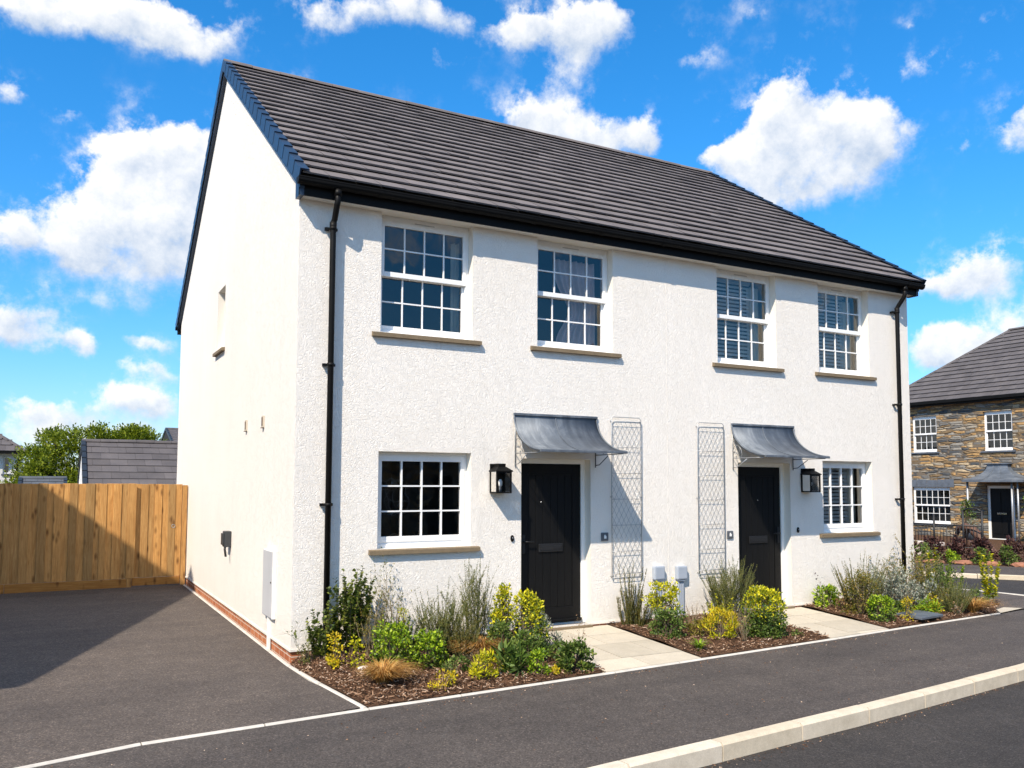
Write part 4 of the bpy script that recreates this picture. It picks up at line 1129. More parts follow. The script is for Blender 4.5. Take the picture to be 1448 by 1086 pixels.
def spikes(name, x, y, label, n, h, spread, mat, needles=40, NL=.022, NW=.006, cat='shrub', stemm='greenstem', seed=0, lean=(0,0), bare=.15, minh=.55, group=None, z=None, side=0, ang=.9):
    """upright stems clothed in short narrow leaves"""
    r = random.Random(seed+int(x*97+y*31)); e = plant_empty(name, x, y, label, cat, group, z)
    f = MB(); s = MB(); needles = int(needles*1.25)
    def stem(b0, d, hh, curve, nn, rad):
        pts = []
        for k in range(7):
            t = k/6; pts.append(b0+Vector((d.x*(t**1.0)*curve, d.y*t*curve, t))*hh+Vector((math.sin(t*5+hh*40)*.010, math.cos(t*4+hh*30)*.010, 0)))
        s.tube(pts, [rad*(1-.75*k/6) for k in range(7)], 4, False)
        for i in range(nn):
            t = bare+(1-bare)*r.random(); k = min(5, int(t*6)); fr = t*6-k
            p = pts[k].lerp(pts[k+1], fr); tn = (pts[k+1]-pts[k]).normalized()
            an = r.uniform(0, 2*PI); o = tn.orthogonal().normalized(); o = Matrix.Rotation(an, 3, tn) @ o
            leaf(f, p, o*ang+tn*.8, tn, NL*r.uniform(.6,1.25)*(1-.4*t), NW)
        return pts
    for i in range(n):
        an = r.uniform(0, 2*PI); q = math.sqrt(r.random())
        b0 = Vector((math.cos(an)*q*spread*.25, math.sin(an)*q*spread*.25, -.01))
        d = Vector((math.cos(an)*q+lean[0], math.sin(an)*q+lean[1], 0))
        hh = h*r.uniform(minh, 1.)*(1-.25*q)
        pts = stem(b0, d, hh, spread/h*.75, needles, .004)
        for k in range(side):
            t = r.uniform(.3,.8); k2 = int(t*6); an2 = r.uniform(0, 2*PI)
            stem(pts[k2], Vector((math.cos(an2), math.sin(an2), 0)), hh*(1-t)*r.uniform(.5,.9), .55, needles//3, .0025)
    f.build('foliage', M[mat], e); s.build('stems', M[stemm], e)
    return e
def grass(name, x, y, label, n, h, spread, mat='lf_bronze', cat='grass tuft', seed=0, lean=(0,0), wid=.004, flop=1., group=None, z=None):
    r = random.Random(seed+int(x*97+y*31)); e = plant_empty(name, x, y, label, cat, group, z)
    f = MB()
    for i in range(n):
        an = r.uniform(0, 2*PI); d = Vector((math.cos(an)+lean[0], math.sin(an)+lean[1], 0)); q = r.random()
        b0 = Vector((math.cos(an)*.05*q*spread/.25, math.sin(an)*.05*q*spread/.25, -.01))
        L = spread*r.uniform(.5,1.25); hh = h*r.uniform(.6,1.1)
        side = Vector((-d.y, d.x, 0)).normalized()*wid*r.uniform(.6,1.2)
        vs = []; m = 7; wob = r.uniform(-.25,.25)
        for k in range(m+1):
            t = k/m
            zz = hh*(1.9*t-1.05*flop*t*t-.1*t**3)
            p = b0+d*L*(t**1.25)+Vector((0,0,max(.004, zz)))+side.normalized()*(wob*L*t*t)
            w = side*(1-t*.85); vs += [p-w, p+w]
        f.add(vs, [(2*k, 2*k+1, 2*k+3, 2*k+2) for k in range(m)], True)
    f.build('blades', M[mat], e)
    return e
def twiggy(name, x, y, label, n, h, spread, mat='lf_rosemary', leaves=120, LL=.03, LW=.016, stemm='twig', cat='shrub', seed=0, lean=(0,0), rad=.006, flowers=None, z=None, group=None):
    """open branching stems with scattered leaves"""
    r = random.Random(seed+int(x*97+y*31)); e = plant_empty(name, x, y, label, cat, group, z)
    s = MB(); tips = []
    def grow(p, d, L, rd, lev):
        pts = [p]; dd = d.normalized()
        for k in range(4):
            dd = (dd+rv3(r)*.22+Vector((0,0,.05))).normalized(); pts.append(pts[-1]+dd*L/4); tips.append((pts[-1], dd))
        s.tube(pts, [rd*(1-.6*k/4) for k in range(5)], 4, False)
        if lev:
            for k in range(r.randint(2,3)):
                grow(pts[r.randint(1,4)], (dd+rv3(r)*.85+Vector((0,0,.25))), L*r.uniform(.45,.75), rd*.5, lev-1)
    for i in range(n):
        an = r.uniform(0, 2*PI); q = r.uniform(.2,1.)
        grow(Vector((math.cos(an)*.03, math.sin(an)*.03, -.01)), Vector((math.cos(an)*q*spread/h+lean[0], math.sin(an)*q*spread/h+lean[1], 1)), h*r.uniform(.5,.75), rad, 2)
    f = MB()
    for i in range(leaves):
        p, d = tips[r.randrange(len(tips))]
        leaf(f, p+rv3(r)*.012, d+rv3(r)*.9, Vector((0,0,1))+rv3(r)*.6, LL*r.uniform(.6,1.2), LW*r.uniform(.7,1.2))
    s.build('stems', M[stemm], e); f.build('foliage', M[mat], e)
    if flowers:
        fm, fn, fs = flowers; g = MB()
        for k in range(fn):
            p, d = tips[r.randrange(len(tips))]
            for q in range(5):
                an = q*2*PI/5; leaf(g, p+d*.01, Vector((math.cos(an), math.sin(an), .4)), Vector((0,0,1)), fs, fs*.8)
        g.build('flowers', M[fm], e)
    return e

# left bed
spikes('climbing_shrub', .58,-.22, 'tall dark green climber against the wall right of the left downpipe', 22,1.16,.34,'lf_dark', needles=62, NL=.058, NW=.040, side=3, bare=.12, minh=.5, ang=1.2, stemm='bark')
spikes('leafy_shrub', .26,-.36, 'dark green leafy shrub at the foot of the left downpipe', 16,.66,.30,'lf_dark', needles=40, NL=.055, NW=.038, side=2, bare=.1, ang=1.2, stemm='bark')
twiggy('sparse_sapling', .10,-.30, 'thin straggly sapling with few leaves at the house corner', 2,.50,.24,'lf_dark', leaves=34, LL=.05, LW=.03, lean=(-.28,-.1), rad=.004, stemm='greenstem')
twiggy('thorny_shrub', .98,-.40, 'open grey-brown twiggy shrub under the left ground floor window', 11,.84,.38,'lf_rosemary', leaves=900, LL=.028, LW=.011)
twiggy('thorny_shrub', .72,-.55, 'short tangled twiggy shrub beside the climber', 9,.58,.24,'lf_olive', leaves=800, LL=.03, LW=.011)
shrub('variegated_shrub', .27,-.74, 'small yellow-leaved shrub at the left end of the left bed', .09,.09,.36, 190,.04,.026,'lf_gold', sh='column', clumps=7, cr=.7)
shrub('variegated_shrub', .46,-.86, 'yellow-green sprig right of the small yellow-leaved shrub', .09,.08,.30, 150,.04,.024,'lf_yellow', sh='column', clumps=6, cr=.7)
shrub('creeping_plant', .12,-.30, 'grey-green ground plant over the brick corner', .12,.12,.20, 220,.03,.016,'lf_rosemary', clumps=8)
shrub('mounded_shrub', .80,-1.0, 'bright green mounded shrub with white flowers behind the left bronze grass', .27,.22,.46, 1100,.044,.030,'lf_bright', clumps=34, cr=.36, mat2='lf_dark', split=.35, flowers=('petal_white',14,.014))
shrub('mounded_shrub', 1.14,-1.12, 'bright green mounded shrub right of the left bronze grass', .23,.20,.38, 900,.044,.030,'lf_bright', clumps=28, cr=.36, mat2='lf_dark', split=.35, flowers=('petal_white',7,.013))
shrub('golden_conifer', 1.02,-.72, 'small pointed yellow-green conifer behind the bright mounds', .07,.07,.56, 260,.035,.012,'lf_yellow', sh='cone', clumps=10, cr=.8)
spikes('heather_shrub', 1.42,-.78, 'spreading grey-green heather in the middle of the left bed', 60,.90,.50,'lf_rosemary', needles=80, NL=.034, NW=.006, side=3)
spikes('heather_shrub', 1.58,-1.0, 'lower olive heather in front of the taller grey-green one', 38,.58,.32,'lf_olive', needles=70, NL=.03, NW=.006, side=2)
spikes('young_conifer', 2.02,-.42, 'tall thin twiggy conifer nearest the left lantern', 30,1.16,.32,'lf_rosemary', needles=95, NL=.036, NW=.006, side=4, minh=.45)
spikes('silver_plant', 1.82,-.62, 'pale feathery silver plant behind the right bronze grass', 34,.42,.24,'lf_silver', needles=45, NL=.03, NW=.005)
grass('bronze_grass', .50,-1.52, 'drooping bronze grass tuft at the front of the left bed', 950,.235,.27, lean=(.15,-.1))
grass('bronze_grass', 1.80,-1.0, 'bronze grass tuft leaning left in the middle of the left bed', 800,.27,.27, lean=(-.35,-.25))
shrub('golden_groundcover', .98,-1.86, 'small golden plant near the pavement edge, right of the left bronze grass', .17,.11,.17, 190,.036,.017,'lf_gold', clumps=9, cr=.55, stemm='lf_dry')
twiggy('dry_stalks', 1.12,-1.72, 'thin reddish dry stalks beside the small golden plant', 6,.20,.16,'lf_dry', leaves=60, LL=.02, LW=.01, rad=.003)
shrub('golden_groundcover', 1.46,-1.74, 'larger golden yellow plant in front of the right bronze grass', .16,.13,.25, 380,.05,.016,'lf_yellow', clumps=11, cr=.6, up=.9)
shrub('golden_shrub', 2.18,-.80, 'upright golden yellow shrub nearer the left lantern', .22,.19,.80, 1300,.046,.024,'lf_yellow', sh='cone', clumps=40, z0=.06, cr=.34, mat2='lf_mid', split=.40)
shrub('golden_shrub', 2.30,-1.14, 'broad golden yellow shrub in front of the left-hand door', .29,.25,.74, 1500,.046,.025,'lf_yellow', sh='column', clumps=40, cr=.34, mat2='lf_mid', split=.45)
shrub('leafy_shrub', 2.24,-1.34, 'dark green leaves at the foot of the broad golden shrub', .25,.18,.30, 620,.05,.022,'lf_mid', clumps=13, cr=.55, up=.6)
spikes('flower_spikes', 2.44,-.34, 'russet flower spikes by the left edge of the left-hand door', 9,.72,.18,'lf_dry', needles=80, NL=.018, NW=.010, bare=.45, minh=.8)
shrub('silver_plant', 2.66,-.80, 'silvery leaved plant beside the left-hand path', .13,.13,.42, 420,.042,.016,'lf_silver', clumps=12, cr=.6, up=.9)
shrub('silver_plant', 2.76,-.98, 'low silvery tuft spilling on to the left-hand path', .09,.09,.20, 170,.045,.016,'lf_silver', clumps=6, cr=.7, up=.8)
shrub('broadleaf_plant', 1.78,-1.72, 'broad green strap-leaved plant at the front of the left bed', .16,.14,.27, 120,.15,.05,'lf_mid', clumps=9, cr=.5, up=.7, stems=False, cat='plant')
shrub('broadleaf_plant', 2.06,-1.80, 'small lime green plant next to the strap-leaved plant', .11,.11,.23, 320,.04,.028,'lf_bright', clumps=9, cr=.6, cat='plant', flowers=('petal_white',4,.012))
shrub('broadleaf_plant', 2.50,-1.80, 'rich green plant with sparse seed stalks at the pavement corner of the left-hand path', .26,.17,.30, 950,.048,.036,'lf_mid', clumps=28, cr=.38, cat='plant', mat2='lf_dark', split=.3)
twiggy('seed_stalks', 2.50,-1.78, 'thin upright seed stalks rising from the green plant by the left-hand path', 5,.50,.14,'lf_dry', leaves=80, LL=.02, LW=.013, rad=.0025)
shrub('golden_groundcover', 2.22,-1.86, 'orange-yellow leaf rosette near the pavement, left of the seed stalks', .09,.07,.08, 60,.04,.02,'lf_gold', clumps=5, stems=False)
shrub('golden_groundcover', 1.66,-1.60, 'orange-yellow rosette behind the strap-leaved plant', .07,.06,.16, 60,.04,.02,'lf_gold', clumps=5, stems=False)
# middle bed
spikes('rosemary_shrub', 4.36,-.20, 'upright rosemary bush under the left-hand trellis', 32,.98,.34,'lf_olive', needles=190, NL=.030, NW=.007, minh=.45, bare=.05)
spikes('rosemary_shrub', 4.44,-.30, 'olive lower half of growth round the rosemary bush', 32,.60,.34,'lf_olive', needles=120, NL=.028, NW=.007, bare=.05)
shrub('golden_shrub', 4.50,-.72, 'yellow leaved arching shrub in front of the left cable box', .31,.24,.66, 900,.044,.026,'lf_yellow', clumps=30, z0=.4, cr=.30, mat2='lf_mid', split=.45)
shrub('leafy_shrub', 4.42,-.92, 'rich green low shrub at the foot of the yellow arching shrub', .26,.22,.33, 850,.045,.03,'lf_mid', clumps=16, cr=.52)
spikes('broom_shrub', 5.95,-.36, 'tall grey-green broom bush left of the right-hand door', 84,.98,.58,'lf_rosemary', needles=95, NL=.032, NW=.006, side=3, minh=.5)
spikes('tan_stalks', 5.05,-.62, 'thin tan stalks between the yellow shrubs of the middle bed', 22,.44,.28,'lf_dry', needles=14, NL=.03, NW=.006, stemm='twig')
shrub('golden_shrub', 4.98,-1.22, 'low bright yellow spreading plant in the middle bed', .32,.22,.36, 900,.050,.017,'lf_gold', clumps=30, cr=.36, up=1.1, mat2='lf_yellow', split=.4)
spikes('leafy_shrub', 5.36,-.84, 'yellow-green open growth behind the round yellow shrub', 18,.52,.34,'lf_yellow', needles=34, NL=.042, NW=.02, ang=1.1)
twiggy('dry_stalks', 5.18,-1.42, 'bare tan stalks left of the round yellow shrub', 9,.42,.20,'lf_dry', leaves=90, LL=.022, LW=.010, rad=.004)
shrub('golden_shrub', 5.62,-1.32, 'round yellow shrub at the front of the middle bed by the right-hand path', .35,.29,.64, 2000,.046,.026,'lf_yellow', clumps=48, z0=.12, cr=.34, mat2='lf_mid', split=.55, flowers=('petal_white',22,.012))
shrub('leafy_shrub', 5.66,-1.36, 'dark green lower leaves of the shrub by the right-hand path', .32,.25,.36, 900,.048,.024,'lf_mid', clumps=18, cr=.5)
grass('green_tuft', 4.36,-1.56, 'small green strap-leaved tuft at the corner of the left-hand path', 60,.17,.13,'lf_bright', wid=.009)
shrub('creeping_plant', 6.05,-1.45, 'tiny green sprig on bark at the right end of the middle bed', .12,.07,.08, 80,.03,.018,'lf_mid', clumps=6, stems=False)
shrub('creeping_plant', 4.62,-.62, 'dry russet leaves beside the foot of the rosemary bush', .14,.10,.18, 150,.035,.016,'lf_dry', clumps=7)
# right bed
shrub('broadleaf_plant', 8.02,-.22, 'bright green low plant against the wall right of the right-hand path', .27,.16,.30, 520,.065,.032,'lf_bright', clumps=13, cr=.55, cat='plant', up=.5)
spikes('rosemary_shrub', 8.15,-.72, 'large rosemary bush under the right ground floor window', 92,1.02,.56,'lf_olive', needles=115, NL=.032, NW=.007, minh=.5, bare=.05)
shrub('leafy_shrub', 8.02,-.82, 'olive green leafy growth in front of the large rosemary bush', .34,.26,.66, 1500,.038,.020,'lf_olive', clumps=20, cr=.5)
shrub('mounded_shrub', 8.02,-1.16, 'round bright green shrub at the pavement end of the right-hand path', .24,.20,.36, 950,.044,.030,'lf_bright', clumps=28, cr=.36, mat2='lf_mid', split=.4)
shrub('creeping_plant', 7.92,-.60, 'dry brown plant beside the right-hand path', .17,.14,.20, 300,.045,.025,'lf_dry', clumps=10)
twiggy('sparse_sapling', 7.80,-.40, 'thin bare twig with few leaves left of the large rosemary bush', 2,.55,.14,'lf_purple', leaves=30, LL=.03, LW=.02, rad=.003)
twiggy('silver_plant', 8.85,-.70, 'grey-white leaved shrub right of the large rosemary bush', 24,.60,.42,'lf_silver', leaves=2600, LL=.046, LW=.022, flowers=('petal_pink',18,.018))
twiggy('silver_plant', 9.20,-.86, 'pale silvery shrub in the middle of the right bed', 18,.46,.36,'lf_silver', leaves=1500, LL=.046, LW=.022, flowers=('petal_white',12,.016))
shrub('golden_groundcover', 8.40,-1.30, 'upright golden sprig beside the slate slab', .08,.08,.34, 190,.036,.018,'lf_gold', sh='column', clumps=8, cr=.8)
twiggy('arching_shrub', 9.7,-.35, 'dark arching cotoneaster at the foot of the right downpipe', 22,.80,.62,'lf_olive', leaves=2400, LL=.030, LW=.018)
twiggy('arching_shrub', 10.15,-.45, 'olive arching shrub at the far corner of the house', 20,.62,.62,'lf_mid', leaves=2000, LL=.032, LW=.019)
spikes('yellow_sapling', 10.50,-.15, 'tall yellow-green sapling just beyond the house corner', 6,1.02,.22,'lf_yellow', needles=64, NL=.075, NW=.045, ang=1.2, bare=.2, minh=.7, group='yellow-green saplings')
spikes('yellow_sapling', 10.78,-.42, 'yellow-green forked sapling between its two taller neighbours', 6,.80,.34,'lf_bright', needles=64, NL=.075, NW=.045, ang=1.2, bare=.2, minh=.7, group='yellow-green saplings')
spikes('yellow_sapling', 11.36,-.64, 'tall yellow-green sapling nearest the road end of the right bed', 7,1.02,.32,'lf_yellow', needles=64, NL=.075, NW=.045, ang=1.2, bare=.15, minh=.65, group='yellow-green saplings')
spikes('lavender_shrub', 9.70,-1.12, 'rounded grey lavender bush near the end of the right bed', 100,.62,.54,'lf_rosemary', needles=70, NL=.034, NW=.006)
spikes('silver_plant', 10.12,-.98, 'silvery upright plant behind the end bronze grass', 26,.44,.26,'lf_silver', needles=50, NL=.03, NW=.006)
grass('bronze_grass', 10.02,-1.22, 'tan grass tuft at the road end of the right bed', 520,.26,.30, lean=(.35,-.2))
shrub('strap_plant', 9.12,-1.10, 'bright green strap-leaved plant with a yellow bloom behind the slate slab', .27,.16,.20, 200,.11,.02,'lf_bright', clumps=11, cr=.6, stems=False, cat='plant', flowers=('petal_yellow',3,.04))
shrub('golden_groundcover', 9.34,-1.02, 'orange and yellow leaved plant left of the lavender bush', .14,.12,.28, 190,.04,.022,'lf_gold', clumps=9, cr=.6)
twiggy('dry_stalks', 9.55,-1.28, 'pinkish flowering stalks in front of the lavender bush', 8,.20,.18,'lf_dry', leaves=80, LL=.03, LW=.018, rad=.003, flowers=('petal_pink',10,.02))
spikes('fern_plant', 1.18,-.40, 'green feathery growth against the wall behind the bright mounds', 20,.46,.34,'lf_mid', needles=60, NL=.05, NW=.014, ang=1.1)
spikes('fern_plant', .80,-.66, 'pale green open growth between the twiggy shrub and the bright mounds', 16,.48,.28,'lf_bright', needles=40, NL=.05, NW=.018, ang=1.1)
shrub('leafy_shrub', 1.98,-1.06, 'mid green foliage between the right bronze grass and the broad golden shrub', .20,.16,.40, 520,.05,.024,'lf_mid', clumps=22, cr=.38, mat2='lf_dark', split=.3)
shrub('creeping_plant', .62,-1.24, 'low grey-green mat behind the left bronze grass', .20,.13,.16, 300,.034,.018,'lf_rosemary', clumps=12, stems=False)
shrub('creeping_plant', 1.30,-1.46, 'low mid green mat in front of the heather', .20,.12,.15, 280,.036,.02,'lf_mid', clumps=12, stems=False)
twiggy('dry_stalks', 1.62,-1.36, 'brown withered stalks beside the right bronze grass', 9,.26,.22,'lf_dry', leaves=140, LL=.026, LW=.012, rad=.003)
spikes('fern_plant', 2.56,-.50, 'green upright growth at the left foot of the left-hand door', 14,.46,.20,'lf_mid', needles=40, NL=.05, NW=.02, ang=1.1)
shrub('creeping_plant', 2.60,-1.36, 'spreading green plant at the edge of the left-hand path', .17,.18,.18, 320,.04,.024,'lf_mid', clumps=12, stems=False)
shrub('creeping_plant', 4.80,-.98, 'yellow-green mat between the two yellow shrubs of the middle bed', .20,.16,.20, 320,.04,.02,'lf_olive', clumps=12, stems=False)
spikes('tan_stalks', 5.30,-1.10, 'tan grassy stalks beside the round yellow shrub', 24,.40,.26,'lf_dry', needles=16, NL=.04, NW=.006, stemm='twig')
spikes('fern_plant', 5.55,-.50, 'green growth between the broom and the cable boxes', 18,.40,.30,'lf_olive', needles=40, NL=.045, NW=.014, ang=1.1)
shrub('creeping_plant', 8.70,-1.0, 'mid green mat around the back of the slate slab', .26,.15,.20, 420,.042,.022,'lf_mid', clumps=14, stems=False)
shrub('creeping_plant', 9.90,-.72, 'low olive growth behind the lavender bush', .34,.2,.30, 560,.04,.02,'lf_olive', clumps=16)
twiggy('arching_shrub', 9.15,-.34, 'olive twiggy shrub against the wall left of the right downpipe', 16,.56,.40,'lf_olive', leaves=1300, LL=.032, LW=.018)
shrub('creeping_plant', 10.70,-.85, 'green ground plant below the saplings at the bed corner', .32,.2,.26, 480,.045,.024,'lf_mid', clumps=14)
e = MB(); 
e.bevbox((-.29,-.19,0),(.29,.19,.035),.008)
o = e.build('slate_slab', M['slate']); o.location = (8.72,-1.26,.075); o.rotation_euler = (.05,0,.12); tag(o, 'flat grey slate slab lying on the bark of the right bed', 'slab')
for x, y, s, lb in ((.50,-.94,.05,'pale pebble beside the small yellow-leaved shrub'),(.60,-.98,.035,'small white pebble in front of the twiggy shrub')):
    m = MB(); vs = []
    bm = bmesh.new(); bmesh.ops.create_icosphere(bm, subdivisions=2, radius=s)
    for v in bm.verts: v.co = Vector((v.co.x*1.2, v.co.y*.8, v.co.z*.5))*(1+.1*math.sin(v.co.x*90+v.co.y*60))
    bm.verts.index_update(); m.add([v.co[:] for v in bm.verts], [tuple(v.index for v in f.verts) for f in bm.faces], True); bm.free()
    o = m.build('pebble', M['meter_white']); o.location = (x, y, soil_z(x, y)+.015); tag(o, lb, 'pebble')

# ------------------------------------------------------------------ stone house across the lane
SX, SY, SZ = 28., 14.4, -.05
st = empty('stone_house', (SX,SY,SZ), 'brown rubble stone house with hipped grey roof across the lane', 'house', None, -PI/2)
SW, SD = 13.2, 8.
sh_holes = [(1.45,2.54,3.28,4.70),(4.43,5.52,3.25,4.70),(8.6,9.7,3.25,4.7),(1.4,3.02,.48,1.90),(4.47,5.50,.02,1.97),(8.2,9.8,.48,1.9)]
mb = MB(); wall_with_holes(mb, SW, -.1, 5.15, sh_holes, 0.)
mb.quad((0,0,-.1),(0,0,5.15),(0,SD,5.15),(0,SD,-.1)); mb.quad((SW,0,-.1),(SW,SD,-.1),(SW,SD,5.15),(SW,0,5.15)); mb.quad((0,SD,-.1),(0,SD,5.15),(SW,SD,5.15),(SW,SD,-.1))
for h in sh_holes: reveals(mb, h, .0, .30)
mb.build('wall', M['rubble'], st)
it = MB(); it.box((.25,.9,-.05),(SW-.25,3.,5.1)); it.build('interior_wall', M['interior_dark'], st)
for a, b, c, d in sh_holes[:3]:
    w_ = sash_window(st, b-a, d-c, .10, True, 4, 2, 'window', 'slate', True); w_.location = (a, 0, c)
for a, b, c, d in (sh_holes[3], sh_holes[5]):
    w_ = sash_window(st, b-a, d-c, .10, True, 6, 2, 'window', 'slate', True); w_.location = (a, 0, c)
f = MB(); rect_frame(f, 0, 0, 1.03, 1.95, .10, .10, .03, .10, .06, .16); fr = f.build('door_frame', M['door_frame'], st); fr.location = (4.47,0,.02)
f = MB(); f.box((.10,.09,.03),(.93,.14,1.85)); f.bevbox((.2,.075,.2),(.48,.0895,.85),.006); f.bevbox((.55,.075,.2),(.83,.0895,.85),.006); f.bevbox((.2,.075,1.),(.48,.0895,1.72),.006); f.bevbox((.55,.075,1.),(.83,.0895,1.72),.006); f.build('door', M['door_black'], fr)
f = MB(); f.bevbox((.34,.066,.90),(.69,.0745,.96),.003); f.build('letter_plate', M['chrome'], fr)
lin = MB()
for k, (a, b) in enumerate(((1.2,1.62),(1.63,2.05),(2.06,2.5),(2.51,3.2))): lin.bevbox((a,-.012,1.905),(b,.03,2.18+.02*(k % 2)),.006)
lin.build('lintel', M['slate'], st)
fa = MB(); fa.box((-.15,-.22,5.06),(SW+.15,-.20,5.27)); fa.box((-.15,-.32,5.14),(SW+.15,-.221,5.25)); fa.build('fascia', M['black_plastic'], st)
sfm = MB(); sfm.box((-.15,-.20,5.15),(SW+.15,SD+.2,5.17)); sfm.build('soffit', M['soffit'], st)
hp = MB(); rz = 8.32; ry = 4.; ra, rb = 3.2, SW-3.2; ez = 5.22
sl = Vector((0,ry+.3,rz-ez)); L = SW+.3
tiled_slope(hp, (-.15,-.3,ez), (1,0,0), sl, Vector((0,-(rz-ez),ry+.3)), L, 16, sl.length/16, .30, .044, .003, clip=lambda s: ((ra+.15)*s/sl.length, L-(ra+.15)*s/sl.length))
so2 = Vector((ra+.15,0,rz-ez))
tiled_slope(hp, (-.15,SD+.3,ez), (0,-1,0), so2, Vector((-(rz-ez),0,ra+.15)), SD+.6, 16, so2.length/16, .30, .028, .003, clip=lambda s: ((SD/2+.3)*s/so2.length, SD+.6-(SD/2+.3)*s/so2.length))
so3 = Vector((-(ra+.15),0,rz-ez))
tiled_slope(hp, (SW+.15,SD+.3,ez), (0,-1,0), so3, Vector(((rz-ez),0,ra+.15)), SD+.6, 16, so3.length/16, .30, .028, .003, clip=lambda s: ((SD/2+.3)*s/so3.length, SD+.6-(SD/2+.3)*s/so3.length))
sl2 = Vector((0,-(ry+.3),rz-ez))
tiled_slope(hp, (-.15,SD+.3,ez), (1,0,0), sl2, Vector((0,(rz-ez),ry+.3)), L, 16, sl2.length/16, .30, .028, .003, clip=lambda s: ((ra+.15)*s/sl2.length, L-(ra+.15)*s/sl2.length))
hro = hp.build('roof', M['tile_far'], st)
u = MB(); A = [(-.13,-.28,ez),(SW+.13,-.28,ez),(SW+.13,SD+.28,ez),(-.13,SD+.28,ez)]; B = [(ra,ry,rz-.01),(rb,ry,rz-.01)]
u.add(A+B, [(0,1,5,4),(1,2,5),(2,3,4,5),(3,0,4),(0,3,2,1)]); u.build('roof_underlay', M['tile_under'], hro)
rt = MB(); ridge_tiles(rt, (ra-.05,ry,rz+.04), (rb+.05,ry,rz+.04))
for a, b in (((-.15,-.3,ez+.04),(ra,ry,rz+.05)),((SW+.15,-.3,ez+.04),(rb,ry,rz+.05)),((-.15,SD+.3,ez+.04),(ra,ry,rz+.05))): ridge_tiles(rt, a, b, .09)
rt.build('ridge_tile', M['tile_far'], hro)
# flared porch roof on slim posts
pm = MB(); n = 10
def ring(u):
    k = u**1.9
    return (4.64+(4.25-4.64)*k, 5.40+(6.42-5.40)*k, -.18-.86*k, 2.75-.58*u**.75)
prev = None
for i in range(n+1):
    a, b, y, z = ring(i/n)
    cur = [(a,0,z),(a,y,z),(b,y,z),(b,0,z)]
    if prev:
        for k in range(3): pm.quad(prev[k], cur[k], cur[k+1], prev[k+1])
    else: pm.quad(cur[0], cur[1], cur[2], cur[3])
    prev = cur
pm.box((4.22,-1.06,2.10),(6.45,-1.0,2.17)); pm.box((4.22,-1.0,2.10),(4.28,0,2.17)); pm.box((6.39,-1.0,2.10),(6.45,0,2.17)); pm.bevbox((4.56,-.24,2.75),(5.48,-.001,2.785),.005)
po = pm.build('porch_canopy', M['zinc'], st)
for x in (4.30,5.93,6.14):
    p = MB(); p.tube([(x,-.85,.0),(x,-.85,2.1)], .04 if x < 5 else .032, 10); p.bevbox((x-.07,-.92,-.05),(x+.07,-.78,.02),.005); p.build('porch_post', M['steel'], po)
for s0 in (.33,.66):
    p = MB(); p.tube([(ring(i/n)[0]+(ring(i/n)[1]-ring(i/n)[0])*s0, ring(i/n)[2]-.004, ring(i/n)[3]+.006) for i in range(n+1)], .008, 6); p.build('porch_seam', M['zinc'], po)
# front garden of the stone house
GZ = .02
soil_far = sheet('garden_bed', [(12.3,12.),(14.1,9.1),(15.6,6.5),(17.45,3.9),(18.2,2.85),(19.3,1.4),(21.5,1.),(27.9,3.5),(27.9,14)], -.03, M['soil'])
nx, ny = .81,.58
for i in range(11):
    bx, by = 15.35+.36*i+nx*.75, 7.0-.49*i+ny*.75
    shrub('purple_heuchera', bx, by, 'deep purple-leaved bush in the bed before the stone house', .32,.32,.56, 420,.09,.07,'lf_purple', clumps=14, cr=.5, stems=False, cat='plant', seed=i, group='purple bushes before the stone house', z=GZ, flowers=('petal_pink',4,.02))
    bx, by = 15.25+.36*i+nx*.28, 7.05-.49*i+ny*.28
    shrub('green_perennial', bx, by, 'low green plant at the front of the stone house bed', .22,.2,.27+.08*(i % 3), 230,.07,.05,'lf_mid' if i % 3 else 'lf_bright', clumps=9, cr=.55, stems=False, cat='plant', seed=i, group='green plants before the stone house', z=GZ)
    m = MB(); 
    bm = bmesh.new(); bmesh.ops.create_icosphere(bm, subdivisions=2, radius=.17)
    for v in bm.verts: v.co = Vector((v.co.x*1.4, v.co.y*.9, v.co.z*.45))*(1+.12*math.sin(v.co.x*23+i)+.1*math.cos(v.co.y*29+i*2))
    bm.verts.index_update(); m.add([v.co[:] for v in bm.verts], [tuple(v.index for v in f.verts) for f in bm.faces], False); bm.free()
    o = m.build('edging_stone', M['redstone']); o.location = (15.3+.36*i, 6.92-.50*i, .03); o.rotation_euler = (0,0,-.95+R.uniform(-.3,.3))
    tag(o, 'flat red-brown stone edging the bed of the stone house', 'stone', 'edging stones before the stone house')

e = empty('iron_railing', (20.,7.3,0), 'low black iron railing with a taller post before the stone house', 'railing')
m = MB(); m.tube([(0,0,.82),(0,-2.3,.82)], .022, 6); m.tube([(0,0,.22),(0,-2.3,.22)], .014, 6); m.build('rail', M['iron'], e)
m = MB()
for k in range(22): m.tube([(0,-.05-.10*k,.22),(0,-.05-.10*k,.82)], .009, 5)
m.build('balusters', M['iron'], e)
for dy, h in ((-.86,1.12),(-1.75,1.25),(-2.3,1.25)):
    m = MB(); m.tube([(0,dy,-.1),(0,dy,h)], .03, 8); m.build('post', M['iron'], e)
m = MB(); m.tube([(0,-1.75,1.22),(0,-1.9,1.30),(0,-2.15,1.30),(0,-2.3,1.22)], .025, 6); m.build('hoop', M['iron'], e)
e = empty('timber_ramp', (20.2,5.6,0), 'dark weathered log sloping down from the iron railing', 'log')
m = MB(); m.tube([(0,.30,.70),(0,.05,.80),(0,-.2,.70),(.0,-.5,.40),(0,-.8,.08),(0,-.95,-.05)], [.05,.10,.12,.12,.11,.08], 10); m.build('trunk', M['log'], e)
